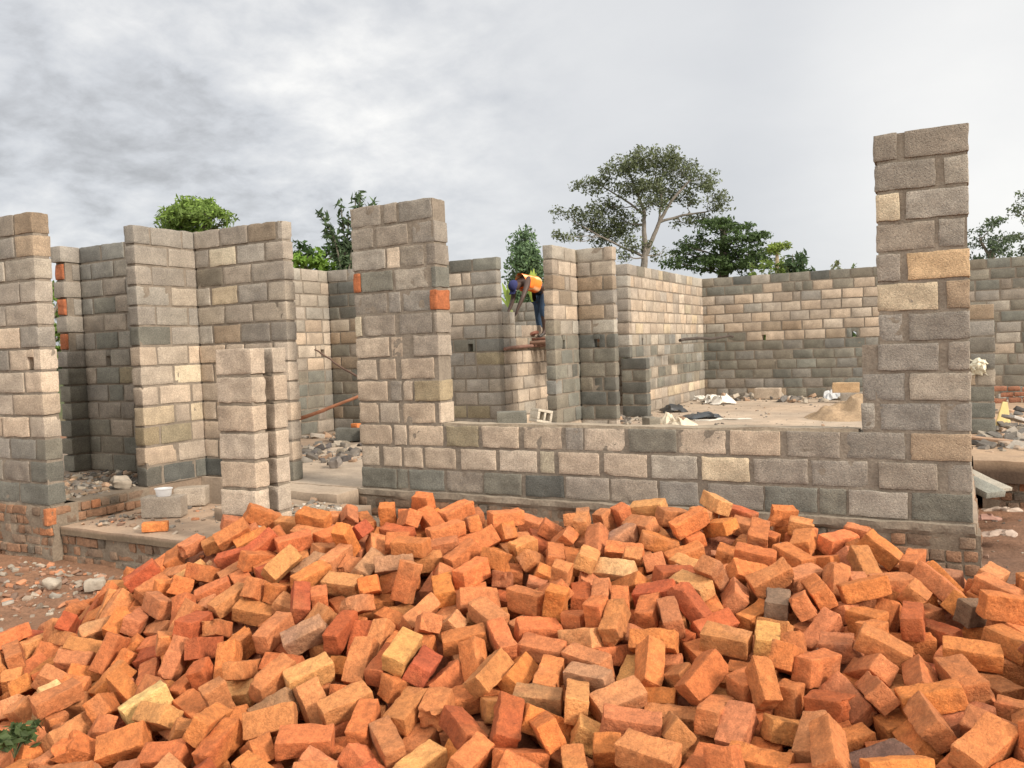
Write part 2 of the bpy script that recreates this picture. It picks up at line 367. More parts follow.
def wallrun(acc, accm, axis, a0, a1, f, th, nz0, nz1, pal, seg=.07, z0=0., holes=(), bias=0, start_full=True, tooth=None, half=.12):
    for r in range(nz0, nz1):
        z = z0+r*CO+.012; x = a0
        if (r+bias) % 2: x -= .0; first = .2
        else: first = .4
        k = 0
        while x < a1-.03:
            L = first if k == 0 else (.4 if wr.random() > half else wr.choice((.18, .25, .13)))
            L += wr.uniform(-.012, .012)
            e = x+L
            if a1-e < .10: e = a1+wr.uniform(-.006, .006)
            col = pal(r, (x+e)/2)
            hole = any(hr == r and x < hu < e for hr, hu in holes)
            if hole:
                hu = [hu for hr, hu in holes if hr == r and x < hu < e][0]
                add_block(acc, axis, x, hu-.045, f, th, z, col, seg); add_block(acc, axis, hu+.045, e, f, th, z, col, seg)
                add_block(acc, axis, hu-.05, hu+.05, f, th, z+.12, col, seg, hh=.075)
            else: add_block(acc, axis, x, e, f, th, z, col, seg)
            x = e+wr.uniform(.018, .036); k += 1
    # mortar core, leaving the putlog holes open
    hz = sorted(set(h[0] for h in holes)); zz = z0+nz0*CO
    for h in hz:
        if h < nz0 or h >= nz1: continue
        core(accm, axis, a0, a1, f, th, zz, z0+h*CO+.008, seg=max(.06, seg)); xs = sorted(hu for hr, hu in holes if hr == h)
        p = a0
        for hu in xs+[None]:
            q = a1 if hu is None else hu-.05
            if q-p > .05: core(accm, axis, p, q, f, th, z0+h*CO, z0+(h+1)*CO, seg=max(.06, seg), endcut=.006)
            if hu is not None: p = hu+.05
        zz = z0+(h+1)*CO-.004
    core(accm, axis, a0, a1, f, th, zz, z0+nz1*CO-.018, seg=max(.06, seg))
def weights(rows):
    def f(r, x):
        for lim, w in rows:
            if r < lim: return pick(w)
    return f
def wall_thing(label, loc, parts, name='block_wall'):
    t = thing(name, label, 'wall', loc)
    for nm, acc, mat in parts: acc.build(nm, mat, t)
    return t
def footing(accb, accm, axis, a0, a1, f, zt, zb, th=.3, seg=.04):
    """Rough clay-brick plinth with smeared mortar under a wall."""
    z = zt-.095; r = 0
    while z > zb-.1:
        x = a0-(.05 if r % 2 else 0)
        while x < a1-.02:
            e = min(x+wr.choice((.105, .105, .11, .22)), a1)
            if x < a0: x = a0
            if e-x > .02:
                P, Fc = rbox(e-x-.012, .14, .078, seg=seg, r=.008, amp=.006, freq=16, seed=wr.randrange(90), warp=.005)
                j = wr.uniform(-.022, .008)
                if axis == 'u': P = P+np.array([(x+e)/2, f+.07-j, z+.04])
                else: P = P[:, [1, 0, 2]]*np.array([-1, 1, 1])+np.array([f-.07+j, (x+e)/2, z+.04])
                q = wr.random()
                c = np.array((.22, .155, .11) if q < .4 else (.27, .155, .095) if q < .86 else (.36, .16, .08) if q < .92 else (.17, .14, .11))*wr.uniform(.8, 1.15)
                accb.add(P, Fc, c)
            x = e
        z -= .095; r += 1
    L = a1-a0; nx = max(4, int(L/.05)); nz = max(4, int((zt-zb)/.04))
    V, Fc = gridbox(nx, 2, nz); P = V/np.array([nx, 2, nz])*np.array([L, th-.02, zt-zb])-np.array([L/2, 0, 0])
    P[:, 1] += np.where(V[:, 1] == 0, -fbm(P*5+a0, 71, 3)*.026+.006, 0)
    if axis == 'u': P = P+np.array([(a0+a1)/2, f+.016, zb])
    else: P = P[:, [1, 0, 2]]*np.array([-1, 1, 1])+np.array([f-.016, (a0+a1)/2, zb])
    accm.add(P, Fc, (.215, .17, .125))
# --- front wall: right pillar, low wall, left pillar (courses laid out as in the photograph, metres along the wall)
ROWS = [(0,-5.297,-4.879,'k'),(0,-4.865,-4.745,'k'),(0,-4.722,-4.325,'k'),(0,-4.289,-4.227,'g'),(0,-4.285,-3.899,'g'),(0,-3.883,-3.492,'k'),(0,-3.45,-3.073,'K'),(0,-3.051,-2.647,'g'),(0,-2.626,-2.218,'g'),(0,-2.197,-1.877,'g'),(0,-1.795,-1.359,'g'),(0,-1.347,-0.961,'k'),(0,-0.942,-0.755,'k'),(0,-0.737,-0.342,'g'),(0,-0.315,0.084,'k'),(1,-5.291,-5.081,'p'),(1,-5.02,-4.808,'p'),(1,-4.778,-4.559,'p'),(1,-4.53,-4.184,'p'),(1,-4.122,-3.75,'p'),(1,-3.71,-3.33,'p'),(1,-3.295,-3.162,'c'),(1,-3.113,-2.731,'p'),(1,-2.685,-2.305,'p'),(1,-2.262,-1.877,'h'),(1,-1.841,-1.464,'c'),(1,-1.427,-1.025,'g'),(1,-0.996,-0.603,'g'),(1,-0.528,-0.146,'g'),(1,-0.077,0.071,'g'),(2,-5.304,-4.909,'p'),(2,-4.879,-4.738,'p'),(2,-4.708,-4.319,'p'),(2,-4.275,-3.928,'n'),(2,-3.881,-3.504,'p'),(2,-3.454,-3.085,'p'),(2,-3.035,-2.877,'g'),(2,-2.863,-2.493,'p'),(2,-2.454,-2.049,'d'),(2,-2.024,-1.647,'p'),(2,-1.607,-1.224,'p'),(2,-1.171,-0.791,'g'),(2,-0.741,-0.351,'g'),(2,-0.312,0.068,'b'),(3,-5.292,-5.068,'p'),(3,-5.037,-4.816,'p'),(3,-4.766,-4.4,'p'),(3,-4.351,-4.267,'p'),(3,-0.639,-0.549,'h'),(3,-0.511,-0.121,'g'),(3,-0.078,0.075,'g'),(4,-5.306,-4.941,'p'),(4,-4.895,-4.773,'g'),(4,-4.745,-4.643,'p'),(4,-4.614,-4.257,'n'),(4,-0.621,-0.352,'g'),(4,-0.315,0.073,'h'),(5,-5.309,-5.066,'p'),(5,-5.021,-4.833,'p'),(5,-4.764,-4.387,'p'),(5,-4.317,-4.261,'p'),(5,-0.52,-0.13,'g'),(5,-0.067,0.063,'g'),(6,-5.303,-4.902,'p'),(6,-4.872,-4.745,'p'),(6,-4.606,-4.264,'p'),(6,-0.512,-0.36,'g'),(6,-0.315,0.065,'g'),(7,-5.301,-5.228,'c'),(7,-5.197,-4.817,'g'),(7,-4.763,-4.387,'g'),(7,-4.359,-4.269,'g'),(7,-0.52,-0.127,'c'),(7,-0.073,0.067,'b'),(8,-5.302,-4.91,'g'),(8,-4.88,-4.746,'g'),(8,-4.711,-4.356,'g'),(8,-0.521,-0.367,'g'),(8,-0.32,0.071,'o'),(9,-5.204,-4.83,'k'),(9,-4.795,-4.417,'h'),(9,-4.374,-4.271,'k'),(9,-0.519,-0.142,'g'),(9,-0.117,0.039,'g'),(10,-5.309,-4.903,'g'),(10,-4.879,-4.738,'p'),(10,-4.724,-4.458,'h'),(10,-4.42,-4.261,'g'),(10,-0.518,-0.365,'c'),(10,-0.324,0.066,'g'),(11,-5.306,-5.043,'g'),(11,-4.996,-4.626,'g'),(11,-4.568,-4.262,'g'),(11,-0.524,-0.137,'g'),(11,-0.079,0.068,'h'),(12,-5.31,-4.94,'g'),(12,-4.894,-4.746,'g'),(12,-4.716,-4.343,'g'),(12,-4.324,-4.251,'g'),(12,-0.531,-0.375,'g'),(12,-0.329,0.071,'g')]
FV = 6.589; TH = .23
ab = Acc(); am = Acc(); ao = Acc()
U0, U1 = -5.305, .07
P1 = -4.323; P2 = {z: -.52 for z in range(6, 13)}; P2.update({5: -.60, 4: -.63, 3: -.64})
for (z, a_, b_, c) in ROWS:
    if b_-a_ < .05: continue
    if z >= 3 and a_ < -3: b_ = min(b_, P1)
    b_ = min(b_, U1)
    add_block(ab, 'u', a_, b_, FV, TH, z*CO+.012, c, .028, chipp=.35)
core(am, 'u', U0, U1, FV, TH, -.01, 3*CO-.012, inset=.0075, seg=.03)
core(am, 'u', U0, P1, FV, TH, 3*CO-.02, 13*CO-.02, inset=.008, seg=.03); core(am, 'u', -.52, U1, FV, TH, 5*CO, 13*CO-.02, inset=.008, seg=.03)
core(am, 'u', -.64, U1, FV, TH, 3*CO-.02, 6*CO-.012, inset=.008, seg=.03)
for (u0, u1, z) in ((-5.30, -5.215, 9), (-4.40, P1+.003, 8)):
    P, Fc = rbox(u1-u0, .23, .185, seg=.03, r=.008, amp=.006, freq=14, seed=4); ao.add(P+np.array([(u0+u1)/2, FV+.11, z*CO+.1+.008]), Fc, np.array((.38, .13, .055)))
# capping slick of dry mortar on the low wall
V, Fc = gridbox(120, 6, 2); P = V/np.array([120, 6, 2])*np.array([3.64, .17, .02])+np.array([P1+.02, FV+.016, 3*CO-.013])
P[:, 2] += np.where(V[:, 2] == 2, fbm(P*5, 77, 3)*.008+.003, 0); P[:, 1] += fbm(P*7, 78, 2)*.008; am.add(P, Fc, (.33, .27, .2))
afb = Acc(); afm = Acc()
footing(afb, afm, 'u', U0-.02, U1+.05, FV-.045, -.075, -.6); footing(afb, afm, 'v', FV-.03, 9.8, U1+.05, -.075, -.6)
# concrete ledge between plinth and first course
V, Fc = gridbox(160, 8, 3); P = V/np.array([160, 8, 3])*np.array([5.43, .28, .085])+np.array([U0-.03, FV-.052, -.085])
P[:, 2] += np.where(V[:, 2] == 3, -np.abs(fbm(P*4, 81, 3))*.012, fbm(P*6, 83, 2)*.014*(V[:, 2] == 0)); P[:, 1] += np.where(V[:, 1] == 0, fbm(P*5, 82, 3)*.022+(V[:, 2] == 0)*.02, 0); P[:, 0] += np.where(V[:, 0] == 160, vnoise(P*9, 3)*.02, 0)
afm.add(P, Fc, (.25, .205, .155))
t = thing('block_wall', 'grey block front wall, low in the middle with a tall pillar at each end, behind the brick heap', 'wall', (U0, FV, -.6))
ab.build('masonry', M_block, t); am.build('mortar', M_mortar, t)
o = ao.build('clay_infill', M_brick, t); o['label'] = 'orange clay bricks filling gaps in the grey pillar'
afb.build('plinth', M_brick, t); afm.build('plinth_mortar', M_mortar, t)
# --- left wall, its near corner pointing at the viewer
ab = Acc(); am = Acc()
LP = weights([(1, {'k': 3, 'g': 3, 'm': 1}), (3, {'G': 3, 'g': 3, 'k': 2, 'h': 1}), (4, {'p': 4, 'c': 1}), (6, {'p': 5, 'G': 1, 'm': 1}), (8, {'p': 5, 'g': 1}), (10, {'g': 3, 'h': 1}), (11, {'p': 3, 'h': 1}), (13, {'g': 4, 'b': .4})])
wallrun(ab, am, 'u', -9.6, -7.625, 4.801, .17, 0, 13, LP, seg=.035, holes=((6, -7.78), (6, -9.0)), bias=1)
t = thing('block_wall', 'leftmost grey block wall cut off by the left edge of the photo', 'wall', (-8, 4.8, -.6))
ab.build('masonry', M_block, t); am.build('mortar', M_mortar, t)
afb = Acc(); afm = Acc(); footing(afb, afm, 'u', -9.6, -7.60, 4.78, 0., -.6); footing(afb, afm, 'v', 4.79, 5.9, -7.60, -.0, -.22)
P, Fc = rbox(.05, .1, .16, seg=.02, r=.008, amp=.004, seed=3); afb.add(P+np.array([-7.62, 4.80, -.1]), Fc, (.42, .16, .07))
afb.build('plinth', M_brick, t); afm.build('plinth_mortar', M_mortar, t)
# porch plinth
t = thing('brick_plinth', 'low clay brick base under the edge of the porch slab, left of the heap', 'plinth', (-6.4, 4.9, -.6))
afb = Acc(); afm = Acc(); footing(afb, afm, 'u', -7.6, -4.96, 4.885, -.277, -.6, th=1.2); footing(afb, afm, 'v', 4.9, 6.5, -4.96, -.277, -.6, th=.3)
afb.build('brickwork', M_brick, t); afm.build('mortar', M_mortar, t)
# --- back left wall, toothed end with orange bricks
ab = Acc(); am = Acc(); ao = Acc()
BP = weights([(2, {'d': 3, 'k': 2}), (4, {'k': 3, 'g': 2}), (6, {'g': 3, 'n': .4, 'k': 1}), (13, {'g': 5, 'G': 3, 'k': 1})])
wallrun(ab, am, 'u', -9.645, -7.70, 6.652, .15, 0, 13, BP, seg=.06, holes=((6, -9.2),))
for r in range(13):
    if r % 2 == 1 and r > 5:
        P, Fc = rbox(.14, .13, .19, seg=.03, r=.012, amp=.012, freq=12, seed=r); ao.add(P+np.array([-9.76, 6.51, r*CO+.11]), Fc, np.array((.40, .14, .065))*wr.uniform(.8, 1.1))
        add_block(ab, 'v', 6.56, 6.66, -9.66, .2, r*CO+.012, 'g', .06)
    else: add_block(ab, 'v', 6.42+wr.uniform(-.02, .02), 6.66, -9.655, .2, r*CO+.012, 'g' if r > 5 else 'k', .06)
core(am, 'v', 6.46, 6.85, -9.66, .19, 0, 13*CO-.02)
t = wall_thing('dark grey block wall in the left doorway with orange bricks in its left edge', (-9, 6.65, 0), (('masonry', ab, M_block), ('mortar', am, M_mortar)))
o = ao.build('clay_infill', M_brick, t); o['label'] = 'orange bricks in the wall end'
# --- corner wall beside the porch (V-shaped inner corner)
ab = Acc(); am = Acc()
CPal = weights([(1, {'K': 3, 'k': 2}), (2, {'p': 5, 'c': .5}), (3, {'p': 4, 'n': .8, 'm': 1}), (7, {'p': 6, 'c': .5, 'd': .5, 'm': 1.2}), (8, {'g': 3, 'n': .5, 'k': 1, 'b': .6}), (9, {'h': 3, 'g': 3}), (10, {'h': 3, 'c': .15, 'g': 2}), (11, {'g': 4, 'd': .7}), (12, {'c': .35, 'g': 3, 'h': 1}), (13, {'g': 4, 'b': 1})])
wallrun(ab, am, 'v', 5.90, 6.83, -7.64, .15, 0, 13, CPal, seg=.04, bias=1)
wallrun(ab, am, 'u', -7.63, -6.30, 6.683, .15, 0, 13, CPal, seg=.04, holes=())
wall_thing('block wall folding in a corner behind the two-leaf block column and small blocks', (-7.72, 6.68, 0), (('masonry', ab, M_block), ('mortar', am, M_mortar)))
# --- far corner seen through the doorway
ab = Acc(); am = Acc()
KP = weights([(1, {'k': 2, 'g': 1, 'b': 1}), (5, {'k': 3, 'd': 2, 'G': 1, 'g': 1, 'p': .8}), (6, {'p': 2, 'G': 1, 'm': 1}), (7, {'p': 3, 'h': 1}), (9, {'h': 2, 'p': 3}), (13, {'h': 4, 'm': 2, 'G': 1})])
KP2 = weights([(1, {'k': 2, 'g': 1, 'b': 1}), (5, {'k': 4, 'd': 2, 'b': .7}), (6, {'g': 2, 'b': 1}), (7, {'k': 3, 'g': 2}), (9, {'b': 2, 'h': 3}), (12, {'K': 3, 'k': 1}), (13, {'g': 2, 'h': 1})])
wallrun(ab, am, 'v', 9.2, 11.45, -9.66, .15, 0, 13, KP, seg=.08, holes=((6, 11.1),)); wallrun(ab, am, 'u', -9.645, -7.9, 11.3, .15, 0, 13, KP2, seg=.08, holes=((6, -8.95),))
wall_thing('inner corner of block walls seen far through the open doorway, dark upper courses', (-9.66, 11.3, 0), (('masonry', ab, M_block), ('mortar', am, M_mortar)))
# --- middle wall with the unfinished run the mason works on
ab = Acc(); am = Acc()
MP = weights([(1, {'g': 2, 'p': 1}), (5, {'g': 3, 'h': 3, 'n': .2, 'm': 1}), (6, {'n': .5, 'g': 2, 'b': 1}), (7, {'G': 3, 'k': 1}), (9, {'h': 2, 'g': 1, 'm': 1}), (12, {'g': 3, 'h': 2, 'm': 1}), (13, {'K': 3, 'k': 2})])
wallrun(ab, am, 'u', -7.7, -6.42, 11.53, .15, 0, 13, MP, seg=.08, holes=((6, -6.95),))
wall_thing('block wall left of the bending mason, its top course dark green', (-7, 11.5, 0), (('masonry', ab, M_block), ('mortar', am, M_mortar)))
ab = Acc(); am = Acc()
M2 = weights([(3, {'p': 3, 'm': 2, 'h': 1}), (6, {'p': 3, 'h': 1, 'm': 2}), (7, {'g': 1, 'b': 1, 'd': 1, 'p': 1}), (13, {'h': 3, 'm': 2, 'g': 1})])
wallrun(ab, am, 'v', 11.69, 12.1, -6.42, .15, 0, 9, M2, seg=.08, bias=1); wallrun(ab, am, 'v', 12.11, 17.0, -6.42, .15, 0, 8, M2, seg=.09)
wallrun(ab, am, 'u', -10.0, -6.7, 17.0, .15, 0, 11, weights([(13, {'g': 2, 'h': 2, 'G': 2})]), seg=.1)
wall_thing('unfinished lower run of block wall under the hands of the mason', (-6.45, 13, 0), (('masonry', ab, M_block), ('mortar', am, M_mortar)))
# --- corner pier right of the mason
ab = Acc(); am = Acc()
SP = weights([(1, {'p': 2, 'k': 1, 'm': 1}), (6, {'k': 4, 'd': 2, 'G': 2, 'K': .6}), (7, {'k': 2, 'G': 2, 'h': 1}), (8, {'d': 1, 'h': 2, 'b': 1}), (12, {'p': 4, 'm': 2, 'b': 1, 'h': 1}), (13, {'h': 2, 'g': 1, 'c': .6})])
SP2 = weights([(1, {'p': 2, 'm': 1}), (6, {'k': 4, 'd': 3, 'K': 1.5}), (7, {'K': 1, 'k': 2}), (13, {'b': 1, 'g': 1.4, 'h': 3, 'm': 3, 'p': 1})])
wallrun(ab, am, 'v', 10.737, 11.73, -5.07, .15, 0, 13, SP, seg=.07, holes=((6, 11.05),)); wallrun(ab, am, 'u', -5.06, -4.49, 11.581, .15, 0, 13, SP2, seg=.07, holes=((6, -4.78),))
wall_thing('tall L-shaped block pier just right of the bending mason, green-stained below', (-5.09, 11.58, 0), (('masonry', ab, M_block), ('mortar', am, M_mortar)))
# --- long side wall and back wall
ab = Acc(); am = Acc()
DP = weights([(1, {'g': 3, 'm': 1}), (2, {'p': 3, 'c': 1}), (6, {'k': 3, 'G': 3, 'd': 1, 'h': 1.2}), (7, {'G': 3, 'h': 2}), (12, {'p': 5, 'm': 3, 'c': .6}), (13, {'h': 3, 'g': 1, 'c': 1, 'd': .6})])
wallrun(ab, am, 'v', 14.49, 19.39, -5.285, .15, 0, 13, DP, seg=.1, holes=((6, 15.1), (6, 18.8)))
add_s = weights([(6, {'K': 3, 'k': 3}), (13, {'b': 1, 'h': 2, 'g': 2, 'm': 2})])
wallrun(ab, am, 'u', -5.42, -4.95, 14.28, .2, 0, 5, add_s, seg=.08)
core(am, 'u', -5.51, -5.28, 14.33, .15, 5*CO, 13*CO-.02)
for r in range(5, 13):
    add_block(ab, 'u', -5.50, -5.27, 14.33, .15, r*CO+.012, add_s(r, 0), .07)
wall_thing('long block wall running back from the buttress to the far corner', (-5.285, 14.5, 0), (('masonry', ab, M_block), ('mortar', am, M_mortar)))
ab = Acc(); am = Acc()
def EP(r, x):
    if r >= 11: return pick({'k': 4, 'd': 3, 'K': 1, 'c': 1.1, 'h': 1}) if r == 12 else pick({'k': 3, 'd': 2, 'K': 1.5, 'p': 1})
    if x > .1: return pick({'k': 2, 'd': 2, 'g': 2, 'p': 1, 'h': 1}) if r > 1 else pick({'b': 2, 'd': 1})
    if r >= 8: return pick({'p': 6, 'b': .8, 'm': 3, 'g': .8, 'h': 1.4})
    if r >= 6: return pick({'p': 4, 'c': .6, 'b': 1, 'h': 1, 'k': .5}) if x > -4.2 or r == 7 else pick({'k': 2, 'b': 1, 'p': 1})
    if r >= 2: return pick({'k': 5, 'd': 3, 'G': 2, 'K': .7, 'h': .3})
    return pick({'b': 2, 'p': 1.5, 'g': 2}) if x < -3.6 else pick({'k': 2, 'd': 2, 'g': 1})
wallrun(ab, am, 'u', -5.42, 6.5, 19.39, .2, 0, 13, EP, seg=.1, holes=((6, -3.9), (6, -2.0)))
t = wall_thing('long back wall of blocks with dark weathered top courses, below the large tree', (-2, 19.39, 0), (('masonry', ab, M_block), ('mortar', am, M_mortar)))
# --- low pier behind the right pillar
ab = Acc(); am = Acc()
wallrun(ab, am, 'u', -.30, .405, 12.5, .2, 0, 8, weights([(9, {'g': 3, 'G': 2, 'h': 2, 'b': 1, 'k': 1})]), seg=.07, z0=-.02)
wall_thing('short block pier standing just right of the tall right pillar, farther back', (.1, 12.5, 0), (('masonry', ab, M_block), ('mortar', am, M_mortar)))
# brick plinth below the right wing floor and low orange brick wall at the back
afb = Acc(); afm = Acc(); footing(afb, afm, 'u', .2, 6.0, 9.86, -.215, -.56)
t = thing('brick_plinth', 'brick base under the raised floor at the right edge', 'plinth', (2, 9.86, -.56)); afb.build('brickwork', M_brick, t); afm.build('mortar', M_mortar, t)
afb = Acc(); am2 = Acc()
for r in range(3):
    x = .55+(r % 2)*.1
    while x < 3.2:
        P, Fc = rbox(.2, .1, .085, seg=.05, r=.02, amp=.01, seed=int(x*50)+r, warp=.02); afb.add(P+np.array([x+.1, 17.6+wr.uniform(-.03, .03), .06+r*.1]), Fc, np.array((.33, .15, .09))*wr.uniform(.8, 1.15)); x += .225
t = thing('brick_stack', 'three courses of clay bricks laid along the back wall at the right edge', 'bricks', (2, 17.6, 0)); afb.build('bricks', M_brick, t)
# --- two-leaf column of single blocks
t = thing('block_column', 'half-built column of two leaves of pale blocks with a dark slot, front left', 'column', (-5.5, 5.1, -.2))
ab = Acc(); am = Acc(); ac = Acc(); amc = Acc()
CB = .232
for r in range(7):
    z = -.2+r*CB
    jx = wr.uniform(-.008, .008)
    add_block(ab, 'u', -5.425+jx, -5.028+jx, 4.90, .15, z+.022, 'p', .025, hh=.205, chipp=.8)
    add_block(ac, 'u', -5.425+jx*.5, -5.028+jx*.5, 5.145, .15, z+.022, 'p', .025, hh=.205, chipp=.5)
    for acc_, vv in ((am, 4.90), (amc, 5.145)):
        V, Fc = gridbox(16, 8, 2); P = V/np.array([16, 8, 2])*np.array([.375, .13, .036])+np.array([-5.415, vv+.010, z-.007])
        P += np.stack([fbm(P*22+r, 90+k, 2)*.005 for k in range(3)], 1); acc_.add(P, Fc, (.23, .19, .145))
ab.build('front_leaf', M_block, t); am.build('front_mortar', M_mortar, t); ac.build('rear_leaf', M_block, t); amc.build('rear_mortar', M_mortar, t)

# brick crumbs and shards in the gaps of the heap
a = Acc(); rg = random.Random(4)
for k in range(2600):
    d = rg.uniform(2.3, 6.0); r = rg.uniform(-.72, .72)*d; h = heap_z(r, d)
    if h < -.5: continue
    q = lat(r, d); 
    if q[1] > 6.4 or (q[1] > 4.8 and q[0] < -4.9): continue
    s_ = rg.uniform(.012, .05)*rg.choice((.6, 1, 1.3)); P, Fc = rbox(s_, s_*rg.uniform(.5, .9), s_*rg.uniform(.25, .7), seg=s_/2, r=s_*.08, amp=s_*.05, freq=2/s_, seed=k % 90, warp=s_*.12, wfreq=2/s_, maxn=(2, 2, 2))
    P = rote(P, rg.uniform(-.7, .7), rg.uniform(-.7, .7), rg.uniform(0, 6)); a.add(P+np.array([q[0], q[1], max(h-.175, -.52)+s_*.3]), Fc, np.array(rg.choice([(.50, .17, .07), (.45, .20, .11), (.38, .12, .06), (.50, .27, .14)]))*rg.uniform(.8, 1.15))
tag(a.build('brick_crumbs', M_brick), 'broken shards and crumbs between the bricks of the heap', kind='stuff')
